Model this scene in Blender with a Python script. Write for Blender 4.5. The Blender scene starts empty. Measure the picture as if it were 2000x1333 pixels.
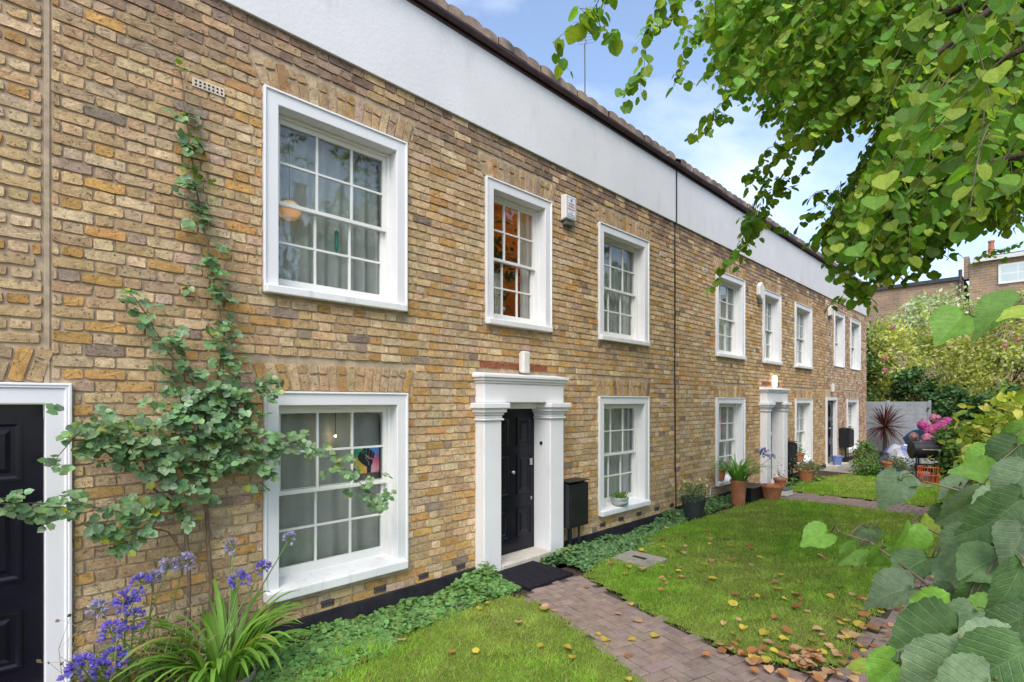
import bpy, math, random
import numpy as np
from mathutils import Matrix, Vector

SC = bpy.context.scene
COL = SC.collection
rng = np.random.default_rng(11)
random.seed(5)
R = math.radians

# ------------------------------------------------------------------ camera
F, XV, HZ, KS = 1018.0, 2035.0, 786.0, 0.160     # focal length (px), wall vanishing point, horizon, scale
TH = math.atan2(XV - 1000, F)
CT, ST = math.cos(TH), math.sin(TH)
DW, HC = CT / KS, 1.88                            # distance to the house wall, eye height
cam_d = bpy.data.cameras.new('camera')
cam = bpy.data.objects.new('camera', cam_d)
COL.objects.link(cam)
cam.location = (0, -DW, HC)
cam.rotation_euler = (R(90), 0, TH - R(90))
cam_d.sensor_width = 36
cam_d.lens = F / 2000 * 36
cam_d.shift_y = (HZ - 666.5) / 2000
cam_d.clip_end = 600
cam_d.clip_start = 0.05
SC.camera = cam

# ------------------------------------------------------------------ sky, sun, exposure
SUN_EL, SUN_AZ = R(52), R(232)      # azimuth clockwise from +Y: the sun stands on the garden side, softened by cloud
world = bpy.data.worlds.new('World')
SC.world = world
world.use_nodes = True
wn, wl = world.node_tree.nodes, world.node_tree.links
wn.clear()
w_out = wn.new('ShaderNodeOutputWorld')
w_bg = wn.new('ShaderNodeBackground')
w_bg.inputs['Strength'].default_value = 0.15
sky = wn.new('ShaderNodeTexSky')
sky.sky_type = 'NISHITA'
sky.sun_disc = False
sky.sun_elevation = SUN_EL
sky.sun_rotation = SUN_AZ
sky.air_density = 1.0
sky.dust_density = 0.8
sky.ozone_density = 1.0
w_tc = wn.new('ShaderNodeTexCoord')
w_map = wn.new('ShaderNodeMapping')
w_map.inputs['Scale'].default_value = (1.0, 1.6, 3.2)
w_map.inputs['Rotation'].default_value = (0.3, 0.2, 0.7)
w_noise = wn.new('ShaderNodeTexNoise')
w_noise.inputs['Scale'].default_value = 1.7
w_noise.inputs['Detail'].default_value = 7
w_noise.inputs['Roughness'].default_value = 0.55
w_noise.inputs['Distortion'].default_value = 0.5
w_ramp = wn.new('ShaderNodeValToRGB')
w_ramp.color_ramp.elements[0].position = 0.42
w_ramp.color_ramp.elements[0].color = (0.04, 0.04, 0.04, 1)
w_ramp.color_ramp.elements[1].position = 0.74
w_ramp.color_ramp.elements[1].color = (0.62, 0.62, 0.62, 1)
w_mix = wn.new('ShaderNodeMix')
w_mix.data_type = 'RGBA'
w_mix.inputs['B'].default_value = (5.0, 5.2, 5.5, 1)
wl.new(w_tc.outputs['Generated'], w_map.inputs['Vector'])
wl.new(w_map.outputs['Vector'], w_noise.inputs['Vector'])
wl.new(w_noise.outputs['Fac'], w_ramp.inputs['Fac'])
wl.new(w_ramp.outputs['Color'], w_mix.inputs['Factor'])
wl.new(sky.outputs['Color'], w_mix.inputs['A'])
wl.new(w_mix.outputs['Result'], w_bg.inputs['Color'])
wl.new(w_bg.outputs['Background'], w_out.inputs['Surface'])

sun_d = bpy.data.lights.new('sun', 'SUN')
sun_d.energy = 1.75
sun_d.angle = R(38)
sun_d.color = (1.0, 0.95, 0.87)
sun = bpy.data.objects.new('sun', sun_d)
COL.objects.link(sun)
sdir = Vector((math.sin(SUN_AZ) * math.cos(SUN_EL), math.cos(SUN_AZ) * math.cos(SUN_EL), math.sin(SUN_EL)))
sun.rotation_euler = sdir.to_track_quat('Z', 'Y').to_euler()
sun.location = (0, -12, 14)

SC.view_settings.view_transform = 'Standard'
SC.view_settings.look = 'None'
SC.view_settings.exposure = 1.05
SC.view_settings.gamma = 1.0
SC.view_settings.use_curve_mapping = False
SC.render.engine = 'CYCLES'
SC.cycles.max_bounces = 8
SC.cycles.transparent_max_bounces = 24


# ------------------------------------------------------------------ photo pixel -> place
def ray(px, py):
    u = (px - 1000) / F
    v = (HZ - py) / F
    return (CT + u * ST, ST - u * CT, v)


def wp(px, py, off=0.0):            # point on the plane y = -off (parallel to the house fronts)
    r = ray(px, py)
    t = (DW - off) / r[1]
    return (r[0] * t, -off, HC + r[2] * t)


def gp(px, py, z=0.0):              # point on the ground
    r = ray(px, py)
    t = (z - HC) / r[2]
    return (r[0] * t, -DW + r[1] * t, z)


def zp(px, py, Z):                  # point at a depth
    r = ray(px, py)
    return (r[0] * Z, -DW + r[1] * Z, HC + r[2] * Z)


def proj_np(P):
    Z = CT * P[:, 0] + ST * (P[:, 1] + DW)
    X = ST * P[:, 0] - CT * (P[:, 1] + DW)
    Zs = np.where(Z > 0.05, Z, 0.05)
    return 1000 + F * X / Zs, HZ - F * (P[:, 2] - HC) / Zs, Z


def in_poly(x, y, poly):
    x = np.asarray(x); y = np.asarray(y)
    ins = np.zeros(x.shape, bool)
    n = len(poly)
    j = n - 1
    for i in range(n):
        xi, yi = poly[i]; xj, yj = poly[j]
        cond = ((yi > y) != (yj > y)) & (x < (xj - xi) * (y - yi) / ((yj - yi) + 1e-12) + xi)
        ins ^= cond
        j = i
    return ins


# ------------------------------------------------------------------ materials
MATS = {}


def nodes_of(name):
    m = bpy.data.materials.new(name)
    m.use_nodes = True
    nt = m.node_tree
    nt.nodes.clear()
    out = nt.nodes.new('ShaderNodeOutputMaterial')
    p = nt.nodes.new('ShaderNodeBsdfPrincipled')
    nt.links.new(p.outputs[0], out.inputs['Surface'])
    MATS[name] = m
    return m, nt, p, out


def noise(nt, scale, detail=4, rough=0.55, vec=None, dist=0.0):
    n = nt.nodes.new('ShaderNodeTexNoise')
    n.inputs['Scale'].default_value = scale
    n.inputs['Detail'].default_value = detail
    n.inputs['Roughness'].default_value = rough
    n.inputs['Distortion'].default_value = dist
    if vec is not None:
        nt.links.new(vec, n.inputs['Vector'])
    return n


def ramp(nt, src, p0, p1, c0=(0, 0, 0, 1), c1=(1, 1, 1, 1)):
    r = nt.nodes.new('ShaderNodeValToRGB')
    r.color_ramp.elements[0].position = p0
    r.color_ramp.elements[1].position = p1
    r.color_ramp.elements[0].color = c0
    r.color_ramp.elements[1].color = c1
    nt.links.new(src, r.inputs['Fac'])
    return r


def mixc(nt, fac, a, b, mode='MIX'):
    m = nt.nodes.new('ShaderNodeMix')
    m.data_type = 'RGBA'
    m.blend_type = mode
    for key, v in (('Factor', fac), ('A', a), ('B', b)):
        if isinstance(v, (int, float)):
            m.inputs[key].default_value = v
        elif isinstance(v, tuple):
            m.inputs[key].default_value = v if len(v) == 4 else (*v, 1)
        else:
            nt.links.new(v, m.inputs[key])
    return m.outputs['Result']


def bump(nt, p, height, strength=0.3, dist=0.01):
    b = nt.nodes.new('ShaderNodeBump')
    b.inputs['Strength'].default_value = strength
    b.inputs['Distance'].default_value = dist
    nt.links.new(height, b.inputs['Height'])
    nt.links.new(b.outputs['Normal'], p.inputs['Normal'])


def geo_pos(nt):
    return nt.nodes.new('ShaderNodeNewGeometry').outputs['Position']


def m_plain(name, col, rough=0.6, nscale=6.0, namt=0.15, bscale=60.0, bstr=0.15, bdist=0.004, spec=0.4, metal=0.0, dirt=None):
    m, nt, p, out = nodes_of(name)
    pos = geo_pos(nt)
    n1 = noise(nt, nscale, 5, 0.6, pos)
    lo = tuple(c * (1 - namt) for c in col)
    hi = tuple(min(1, c * (1 + namt)) for c in col)
    r = ramp(nt, n1.outputs['Fac'], 0.3, 0.7, (*lo, 1), (*hi, 1))
    c = r.outputs['Color']
    if dirt:
        dcol, dsc, d0, d1, damt = dirt
        mp = nt.nodes.new('ShaderNodeMapping')
        mp.inputs['Scale'].default_value = (1, 1, 0.35)
        nt.links.new(pos, mp.inputs['Vector'])
        n3 = noise(nt, dsc, 6, 0.65, mp.outputs['Vector'])
        f = ramp(nt, n3.outputs['Fac'], d0, d1, (0, 0, 0, 1), (damt, damt, damt, 1))
        c = mixc(nt, f.outputs['Color'], c, dcol)
    nt.links.new(c, p.inputs['Base Color'])
    p.inputs['Roughness'].default_value = rough
    p.inputs['Specular IOR Level'].default_value = spec
    p.inputs['Metallic'].default_value = metal
    if bstr:
        n2 = noise(nt, bscale, 4, 0.6, pos)
        bump(nt, p, n2.outputs['Fac'], bstr, bdist)
    return m


def tint(nt):                        # object colour x vertex colour
    oi = nt.nodes.new('ShaderNodeObjectInfo')
    at = nt.nodes.new('ShaderNodeAttribute')
    at.attribute_name = 'Col'
    return mixc(nt, 1.0, oi.outputs['Color'], at.outputs['Color'], 'MULTIPLY')


def m_leaf(name, rough=0.5, transl=0.35, tcol=(1.25, 1.35, 0.55), spec=0.3, bscale=120.0):
    m, nt, p, out = nodes_of(name)
    c = tint(nt)
    n = noise(nt, bscale, 2, 0.5, geo_pos(nt))
    v = ramp(nt, n.outputs['Fac'], 0.3, 0.7, (0.82, 0.82, 0.82, 1), (1.15, 1.15, 1.15, 1))
    c = mixc(nt, 1.0, c, v.outputs['Color'], 'MULTIPLY')
    nt.links.new(c, p.inputs['Base Color'])
    p.inputs['Roughness'].default_value = rough
    p.inputs['Specular IOR Level'].default_value = spec
    t = nt.nodes.new('ShaderNodeBsdfTranslucent')
    tc = mixc(nt, 1.0, c, (*tcol, 1), 'MULTIPLY')
    nt.links.new(tc, t.inputs['Color'])
    mx = nt.nodes.new('ShaderNodeMixShader')
    mx.inputs[0].default_value = transl
    nt.links.new(p.outputs[0], mx.inputs[1])
    nt.links.new(t.outputs[0], mx.inputs[2])
    nt.links.new(mx.outputs[0], out.inputs['Surface'])
    return m


def m_brick(name, pit=1.0):
    m, nt, p, out = nodes_of(name)
    pos = geo_pos(nt)
    c = tint(nt)
    big = noise(nt, 14, 5, 0.65, pos)
    v = ramp(nt, big.outputs['Fac'], 0.28, 0.72, (0.68, 0.66, 0.64, 1), (1.22, 1.2, 1.16, 1))
    c = mixc(nt, 1.0, c, v.outputs['Color'], 'MULTIPLY')
    fine = noise(nt, 85, 6, 0.75, pos)
    v2 = ramp(nt, fine.outputs['Fac'], 0.32, 0.68, (0.68, 0.66, 0.64, 1), (1.2, 1.2, 1.19, 1))
    c = mixc(nt, 1.0, c, v2.outputs['Color'], 'MULTIPLY')
    sp = noise(nt, 48, 3, 0.75, pos, 0.6)
    pits = ramp(nt, sp.outputs['Fac'], 0.60, 0.68)
    pf = nt.nodes.new('ShaderNodeMath'); pf.operation = 'MULTIPLY'
    pf.inputs[1].default_value = 0.62 * pit
    nt.links.new(pits.outputs['Color'], pf.inputs[0])
    c = mixc(nt, pf.outputs[0], c, (0.055, 0.042, 0.035, 1))
    soot = noise(nt, 1.3, 5, 0.6, pos)
    sf = ramp(nt, soot.outputs['Fac'], 0.52, 0.78, (0, 0, 0, 1), (0.36, 0.36, 0.36, 1))
    c = mixc(nt, sf.outputs['Color'], c, (0.23, 0.18, 0.135, 1))
    nt.links.new(c, p.inputs['Base Color'])
    p.inputs['Roughness'].default_value = 0.93
    p.inputs['Specular IOR Level'].default_value = 0.15
    add = nt.nodes.new('ShaderNodeMath'); add.operation = 'SUBTRACT'
    nt.links.new(fine.outputs['Fac'], add.inputs[0])
    nt.links.new(pits.outputs['Color'], add.inputs[1])
    bump(nt, p, add.outputs[0], 0.9, 0.007)
    return m


m_brick('brick')
m_plain('mortar', (0.45, 0.345, 0.235), 0.95, 9, 0.3, 170, 0.6, 0.006, 0.1, dirt=((0.22, 0.17, 0.13), 2.2, 0.5, 0.75, 0.5))
m_plain('white_paint', (0.73, 0.715, 0.715), 0.5, 2.5, 0.03, 45, 0.12, 0.004, 0.4, dirt=((0.42, 0.38, 0.32), 7, 0.6, 0.85, 0.4))
m_plain('sill_paint', (0.74, 0.73, 0.71), 0.6, 3, 0.05, 60, 0.25, 0.004, 0.3, dirt=((0.3, 0.26, 0.2), 9, 0.55, 0.8, 0.6))
m_plain('sash_paint', (0.72, 0.71, 0.67), 0.45, 3, 0.04, 60, 0.08, 0.003, 0.4)
m_plain('render_white', (0.68, 0.66, 0.66), 0.85, 1.2, 0.05, 24, 0.28, 0.01, 0.2, dirt=((0.45, 0.43, 0.42), 2.6, 0.55, 0.82, 0.5))
m_plain('plinth_black', (0.022, 0.02, 0.026), 0.75, 5, 0.5, 50, 0.3, 0.006, 0.3, dirt=((0.1, 0.09, 0.08), 6, 0.6, 0.85, 0.5))
m_plain('door_black', (0.006, 0.006, 0.012), 0.25, 4, 0.2, 20, 0.05, 0.003, 0.3)
m_plain('box_black', (0.012, 0.012, 0.015), 0.42, 6, 0.4, 40, 0.12, 0.003, 0.45, dirt=((0.14, 0.12, 0.1), 9, 0.62, 0.8, 0.5))
m_plain('cable_black', (0.015, 0.015, 0.018), 0.6, bstr=0)
m_plain('gutter_brown', (0.075, 0.042, 0.05), 0.55, 5, 0.3, 30, 0.1, 0.003)
m_plain('tile_brown', (0.30, 0.22, 0.165), 0.9, 4, 0.45, 40, 0.5, 0.01, 0.2, dirt=((0.06, 0.055, 0.06), 2, 0.45, 0.65, 0.8))
m_plain('cream_plastic', (0.68, 0.66, 0.60), 0.45, 4, 0.05, bstr=0)
m_plain('grey_plastic', (0.10, 0.10, 0.10), 0.5, bstr=0)
m_plain('label_white', (0.72, 0.73, 0.76), 0.5, bstr=0)
m_plain('ink_red', (0.45, 0.16, 0.13), 0.6, bstr=0)
m_plain('ink_blue', (0.10, 0.13, 0.30), 0.6, bstr=0)
m_plain('steel', (0.55, 0.54, 0.50), 0.35, bstr=0, metal=0.9)
m_plain('galvanised', (0.42, 0.45, 0.42), 0.5, 20, 0.3, 60, 0.1, 0.002, metal=0.3)
m_plain('stone_step', (0.50, 0.46, 0.39), 0.8, 8, 0.15, 60, 0.3, 0.005)
m_plain('mat_rubber', (0.014, 0.012, 0.018), 0.9, 30, 0.5, 140, 0.9, 0.01, 0.2)
m_plain('concrete', (0.30, 0.265, 0.225), 0.92, 6, 0.25, 70, 0.5, 0.006, 0.2, dirt=((0.13, 0.12, 0.09), 5, 0.5, 0.75, 0.6))
m_plain('vent_clay', (0.62, 0.52, 0.42), 0.85, 10, 0.1, 60, 0.2, 0.003)
m_plain('vent_dark', (0.075, 0.06, 0.06), 0.8, 10, 0.3, 60, 0.2, 0.003)
m_plain('hole_dark', (0.01, 0.009, 0.008), 0.95, bstr=0)
m_plain('soil', (0.065, 0.048, 0.032), 0.97, 5, 0.4, 40, 0.8, 0.02, 0.1)
m_plain('turf', (0.15, 0.20, 0.04), 0.97, 3.5, 0.4, 45, 0.8, 0.02, 0.1, dirt=((0.14, 0.11, 0.05), 2.5, 0.5, 0.75, 0.6))
m_plain('sand_joint', (0.085, 0.07, 0.055), 0.97, 14, 0.35, 90, 0.5, 0.004, 0.1)
m_plain('terracotta', (0.42, 0.155, 0.075), 0.8, 9, 0.2, 50, 0.15, 0.003, 0.25, dirt=((0.5, 0.4, 0.32), 7, 0.58, 0.8, 0.5))
m_plain('pot_charcoal', (0.035, 0.037, 0.042), 0.6, 8, 0.2, 40, 0.1, 0.003)
m_plain('room_wall', (0.50, 0.48, 0.45), 0.9, bstr=0)
m_plain('room_orange', (0.50, 0.20, 0.06), 0.9, bstr=0)
m_plain('bark', (0.085, 0.065, 0.048), 0.95, 14, 0.4, 40, 0.9, 0.02, 0.1)
m_plain('twig', (0.11, 0.085, 0.05), 0.9, 14, 0.35, bstr=0)
m_plain('rose_stem', (0.17, 0.115, 0.075), 0.9, 12, 0.35, 60, 0.4, 0.004)
m_plain('stem_green', (0.13, 0.20, 0.055), 0.6, 12, 0.25, bstr=0)
m_plain('fence_grey', (0.33, 0.35, 0.375), 0.85, 4, 0.15, 30, 0.3, 0.006, dirt=((0.2, 0.2, 0.2), 4, 0.5, 0.8, 0.4))
m_plain('blue_plastic', (0.17, 0.24, 0.50), 0.5, 6, 0.12, bstr=0)
m_plain('blue_sheet', (0.045, 0.15, 0.30), 0.5, 6, 0.3, 12, 0.5, 0.03)
m_plain('bag_white', (0.55, 0.56, 0.60), 0.55, 7, 0.2, 9, 0.8, 0.05, dirt=((0.06, 0.09, 0.42), 3, 0.5, 0.6, 0.9))
m_plain('bag_black', (0.012, 0.012, 0.016), 0.35, 7, 0.2, 12, 0.9, 0.05)
m_plain('bbq_black', (0.02, 0.018, 0.024), 0.35, 7, 0.4, 30, 0.1, 0.004)
m_plain('orange_wire', (0.62, 0.11, 0.04), 0.5, bstr=0)
m_plain('timber', (0.32, 0.23, 0.14), 0.8, 7, 0.25, 40, 0.3, 0.004)
m_plain('slate', (0.05, 0.05, 0.058), 0.8, 8, 0.3, 50, 0.3, 0.004)
m_plain('parapet', (0.62, 0.60, 0.56), 0.8)
m_plain('poster_black', (0.016, 0.014, 0.018), 0.8, bstr=0)
m_plain('poster_line', (0.55, 0.5, 0.48), 0.8, bstr=0)
m_plain('crystal_green', (0.01, 0.22, 0.14), 0.3, bstr=0)
m_plain('cord_white', (0.62, 0.58, 0.52), 0.9, 20, 0.1, bstr=0)
m_plain('flesh_clay', (0.5, 0.42, 0.36), 0.9, bstr=0)
m_leaf('leaf', 0.5, 0.38)
m_leaf('leaf_tree', 0.48, 0.45, (1.5, 1.5, 0.5))
m_leaf('leaf_matt', 0.6, 0.25, spec=0.2)
m_leaf('leaf_gloss', 0.32, 0.25, spec=0.4)
m_leaf('grass_blade', 0.6, 0.4, (1.2, 1.3, 0.6), spec=0.15)
m_leaf('petal', 0.6, 0.3, (1.1, 1.05, 1.1), spec=0.15)
m_leaf('dry_leaf', 0.75, 0.2, (1.1, 1.0, 0.8), spec=0.15)


def m_paver():
    m, nt, p, out = nodes_of('paver')
    pos = geo_pos(nt)
    c = tint(nt)
    n = noise(nt, 9, 5, 0.6, pos)
    v = ramp(nt, n.outputs['Fac'], 0.3, 0.7, (0.75, 0.75, 0.75, 1), (1.2, 1.18, 1.15, 1))
    c = mixc(nt, 1.0, c, v.outputs['Color'], 'MULTIPLY')
    n2 = noise(nt, 200, 3, 0.7, pos)
    v2 = ramp(nt, n2.outputs['Fac'], 0.3, 0.7, (0.8, 0.8, 0.8, 1), (1.2, 1.2, 1.2, 1))
    c = mixc(nt, 1.0, c, v2.outputs['Color'], 'MULTIPLY')
    moss = noise(nt, 3.1, 6, 0.7, pos)
    mf = ramp(nt, moss.outputs['Fac'], 0.55, 0.75, (0, 0, 0, 1), (0.45, 0.45, 0.45, 1))
    c = mixc(nt, mf.outputs['Color'], c, (0.10, 0.10, 0.055, 1))
    nt.links.new(c, p.inputs['Base Color'])
    p.inputs['Roughness'].default_value = 0.9
    p.inputs['Specular IOR Level'].default_value = 0.2
    bump(nt, p, n2.outputs['Fac'], 0.5, 0.004)


m_paver()


def m_glass():
    m, nt, p, out = nodes_of('glass')
    nt.nodes.remove(p)
    tr = nt.nodes.new('ShaderNodeBsdfTransparent')
    tr.inputs['Color'].default_value = (0.92, 0.95, 0.94, 1)
    gl = nt.nodes.new('ShaderNodeBsdfGlossy')
    gl.inputs['Roughness'].default_value = 0.01
    gl.inputs['Color'].default_value = (0.95, 0.97, 1.0, 1)
    n = noise(nt, 2.5, 2, 0.5, geo_pos(nt))
    b = nt.nodes.new('ShaderNodeBump')
    b.inputs['Strength'].default_value = 0.06
    b.inputs['Distance'].default_value = 0.05
    nt.links.new(n.outputs['Fac'], b.inputs['Height'])
    nt.links.new(b.outputs['Normal'], gl.inputs['Normal'])
    lw = nt.nodes.new('ShaderNodeLayerWeight')
    lw.inputs['Blend'].default_value = 0.5
    pw5 = nt.nodes.new('ShaderNodeMath'); pw5.operation = 'POWER'
    pw5.inputs[1].default_value = 5.0
    nt.links.new(lw.outputs['Facing'], pw5.inputs[0])
    mul = nt.nodes.new('ShaderNodeMath'); mul.operation = 'MULTIPLY_ADD'
    mul.inputs[1].default_value = 0.94
    mul.inputs[2].default_value = 0.055
    nt.links.new(pw5.outputs[0], mul.inputs[0])
    mx = nt.nodes.new('ShaderNodeMixShader')
    nt.links.new(mul.outputs[0], mx.inputs[0])
    nt.links.new(tr.outputs[0], mx.inputs[1])
    nt.links.new(gl.outputs[0], mx.inputs[2])
    nt.links.new(mx.outputs[0], out.inputs['Surface'])


m_glass()


def m_curtain():
    m, nt, p, out = nodes_of('curtain')
    p.inputs['Base Color'].default_value = (0.80, 0.78, 0.73, 1)
    p.inputs['Roughness'].default_value = 0.95
    t = nt.nodes.new('ShaderNodeBsdfTranslucent')
    t.inputs['Color'].default_value = (0.5, 0.48, 0.45, 1)
    tr = nt.nodes.new('ShaderNodeBsdfTransparent')
    m1 = nt.nodes.new('ShaderNodeMixShader'); m1.inputs[0].default_value = 0.35
    m2 = nt.nodes.new('ShaderNodeMixShader')
    n = noise(nt, 300, 2, 0.5, geo_pos(nt))
    f = ramp(nt, n.outputs['Fac'], 0.4, 0.6, (0.05, 0.05, 0.05, 1), (0.3, 0.3, 0.3, 1))
    nt.links.new(f.outputs['Color'], m2.inputs[0])
    nt.links.new(p.outputs[0], m1.inputs[1]); nt.links.new(t.outputs[0], m1.inputs[2])
    nt.links.new(m1.outputs[0], m2.inputs[1]); nt.links.new(tr.outputs[0], m2.inputs[2])
    nt.links.new(m2.outputs[0], out.inputs['Surface'])


m_curtain()


def m_emit(name, col, strength):
    m, nt, p, out = nodes_of(name)
    p.inputs['Base Color'].default_value = (*col, 1)
    p.inputs['Emission Color'].default_value = (*col, 1)
    p.inputs['Emission Strength'].default_value = strength
    p.inputs['Roughness'].default_value = 0.6


m_emit('lamp_warm', (0.75, 0.42, 0.2), 0.16)
m_emit('lamp_bulb', (1.0, 0.70, 0.35), 45.0)
m_emit('lamp_lit', (1.0, 0.78, 0.5), 2.2)


def m_bigleaf():
    m, nt, p, out = nodes_of('leaf_veined')
    oi = nt.nodes.new('ShaderNodeObjectInfo')
    tc = nt.nodes.new('ShaderNodeTexCoord')
    sx = nt.nodes.new('ShaderNodeSeparateXYZ')
    nt.links.new(tc.outputs['Object'], sx.inputs[0])

    def mth(op, a, b=None, c=None):
        q = nt.nodes.new('ShaderNodeMath'); q.operation = op
        for i, v in enumerate((a, b, c)):
            if v is None:
                continue
            if isinstance(v, (int, float)):
                q.inputs[i].default_value = v
            else:
                nt.links.new(v, q.inputs[i])
        return q.outputs[0]
    ax = mth('ABSOLUTE', sx.outputs['X'])
    # midrib
    mid = mth('SUBTRACT', 1.0, mth('MINIMUM', mth('MULTIPLY', ax, 45.0), 1.0))
    # side veins run outwards and forwards
    ph = mth('MULTIPLY_ADD', ax, -0.75, sx.outputs['Y'])
    fr = mth('FRACT', mth('MULTIPLY', ph, 7.0))
    tri = mth('ABSOLUTE', mth('SUBTRACT', fr, 0.5))
    vein = mth('SUBTRACT', 1.0, mth('MINIMUM', mth('MULTIPLY', tri, 9.0), 1.0))
    v = mth('MAXIMUM', mid, mth('MULTIPLY', vein, 0.7))
    net = nt.nodes.new('ShaderNodeTexVoronoi')
    net.feature = 'DISTANCE_TO_EDGE'
    net.inputs['Scale'].default_value = 26
    nt.links.new(tc.outputs['Object'], net.inputs['Vector'])
    nf = ramp(nt, net.outputs['Distance'], 0.0, 0.09, (1, 1, 1, 1), (0, 0, 0, 1))
    n1 = noise(nt, 5, 4, 0.6, tc.outputs['Object'])
    vv = ramp(nt, n1.outputs['Fac'], 0.3, 0.7, (0.72, 0.72, 0.74, 1), (1.2, 1.2, 1.15, 1))
    c = mixc(nt, 1.0, oi.outputs['Color'], vv.outputs['Color'], 'MULTIPLY')
    vm = mth('MULTIPLY', v, 0.35)
    c = mixc(nt, vm, c, (0.30, 0.38, 0.17, 1))
    nt.links.new(c, p.inputs['Base Color'])
    p.inputs['Roughness'].default_value = 0.5
    p.inputs['Specular IOR Level'].default_value = 0.35
    h = mth('ADD', v, mth('MULTIPLY', nf.outputs['Color'], 0.35))
    b = nt.nodes.new('ShaderNodeBump')
    b.invert = True
    b.inputs['Strength'].default_value = 0.45
    b.inputs['Distance'].default_value = 0.004
    nt.links.new(h, b.inputs['Height'])
    nt.links.new(b.outputs['Normal'], p.inputs['Normal'])
    t = nt.nodes.new('ShaderNodeBsdfTranslucent')
    nt.links.new(mixc(nt, 1.0, c, (1.4, 1.5, 0.5, 1), 'MULTIPLY'), t.inputs['Color'])
    mx = nt.nodes.new('ShaderNodeMixShader'); mx.inputs[0].default_value = 0.3
    nt.links.new(p.outputs[0], mx.inputs[1]); nt.links.new(t.outputs[0], mx.inputs[2])
    nt.links.new(mx.outputs[0], out.inputs['Surface'])


m_bigleaf()


def m_far_brick():
    m, nt, p, out = nodes_of('far_brick')
    pos = geo_pos(nt)
    mp = nt.nodes.new('ShaderNodeMapping')
    mp.inputs['Rotation'].default_value = (R(90), 0, R(90))
    mp.vector_type = 'TEXTURE'
    nt.links.new(pos, mp.inputs['Vector'])
    bt = nt.nodes.new('ShaderNodeTexBrick')
    bt.inputs['Scale'].default_value = 1.0
    bt.inputs['Brick Width'].default_value = 0.45
    bt.inputs['Row Height'].default_value = 0.15
    bt.inputs['Mortar Size'].default_value = 0.02
    bt.inputs['Color1'].default_value = (0.36, 0.22, 0.13, 1)
    bt.inputs['Color2'].default_value = (0.24, 0.16, 0.10, 1)
    bt.inputs['Mortar'].default_value = (0.33, 0.28, 0.22, 1)
    nt.links.new(mp.outputs['Vector'], bt.inputs['Vector'])
    n = noise(nt, 0.7, 4, 0.6, pos)
    v = ramp(nt, n.outputs['Fac'], 0.3, 0.7, (0.7, 0.7, 0.7, 1), (1.25, 1.2, 1.1, 1))
    c = mixc(nt, 1.0, bt.outputs['Color'], v.outputs['Color'], 'MULTIPLY')
    nt.links.new(c, p.inputs['Base Color'])
    p.inputs['Roughness'].default_value = 0.95


m_far_brick()


def m_poster():
    m, nt, p, out = nodes_of('poster_print')
    tc = nt.nodes.new('ShaderNodeTexCoord')
    n = noise(nt, 2.2, 3, 0.5, tc.outputs['Generated'], 0.4)
    sx = nt.nodes.new('ShaderNodeSeparateXYZ')
    nt.links.new(tc.outputs['Generated'], sx.inputs[0])
    fx = ramp(nt, sx.outputs['X'], 0.35, 0.65)
    top = mixc(nt, fx.outputs['Color'], (0.02, 0.36, 0.20, 1), (0.12, 0.30, 0.72, 1))
    bot = mixc(nt, fx.outputs['Color'], (0.72, 0.46, 0.05, 1), (0.78, 0.12, 0.22, 1))
    ad = nt.nodes.new('ShaderNodeMath'); ad.operation = 'MULTIPLY_ADD'
    ad.inputs[1].default_value = 0.4; ad.inputs[2].default_value = -0.2
    nt.links.new(n.outputs['Fac'], ad.inputs[0])
    a2 = nt.nodes.new('ShaderNodeMath')
    nt.links.new(sx.outputs['Z'], a2.inputs[0]); nt.links.new(ad.outputs[0], a2.inputs[1])
    fz = ramp(nt, a2.outputs[0], 0.45, 0.7)
    c = mixc(nt, fz.outputs['Color'], bot, top)
    pale = ramp(nt, n.outputs['Fac'], 0.5, 0.75, (0, 0, 0, 1), (0.5, 0.5, 0.5, 1))
    c = mixc(nt, pale.outputs['Color'], c, (0.8, 0.75, 0.72, 1))
    nt.links.new(c, p.inputs['Base Color'])
    p.inputs['Roughness'].default_value = 0.8


m_poster()

# ------------------------------------------------------------------ objects and parts
WM = {}                              # world matrix of every object made here


def link(o, parent=None, world=None):
    COL.objects.link(o)
    w = world if world is not None else Matrix.Identity(4)
    if parent is not None:
        o.parent = parent
        o.matrix_parent_inverse = WM[parent.name].inverted()
    o.matrix_basis = w
    WM[o.name] = w
    return o


def tag(o, label=None, cat=None, group=None, kind=None):
    if label: o['label'] = label
    if cat: o['category'] = cat
    if group: o['group'] = group
    if kind: o['kind'] = kind
    return o


def thing(name, label, cat, loc, group=None):
    o = bpy.data.objects.new(name, None)
    o.empty_display_size = 0.2
    link(o, None, Matrix.Translation(Vector(loc)))
    return tag(o, label, cat, group)


def white_col(me):
    if 'Col' not in me.attributes:
        a = me.attributes.new('Col', 'FLOAT_COLOR', 'POINT')
        a.data.foreach_set('color', np.ones(len(me.vertices) * 4, np.float32))


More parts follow.
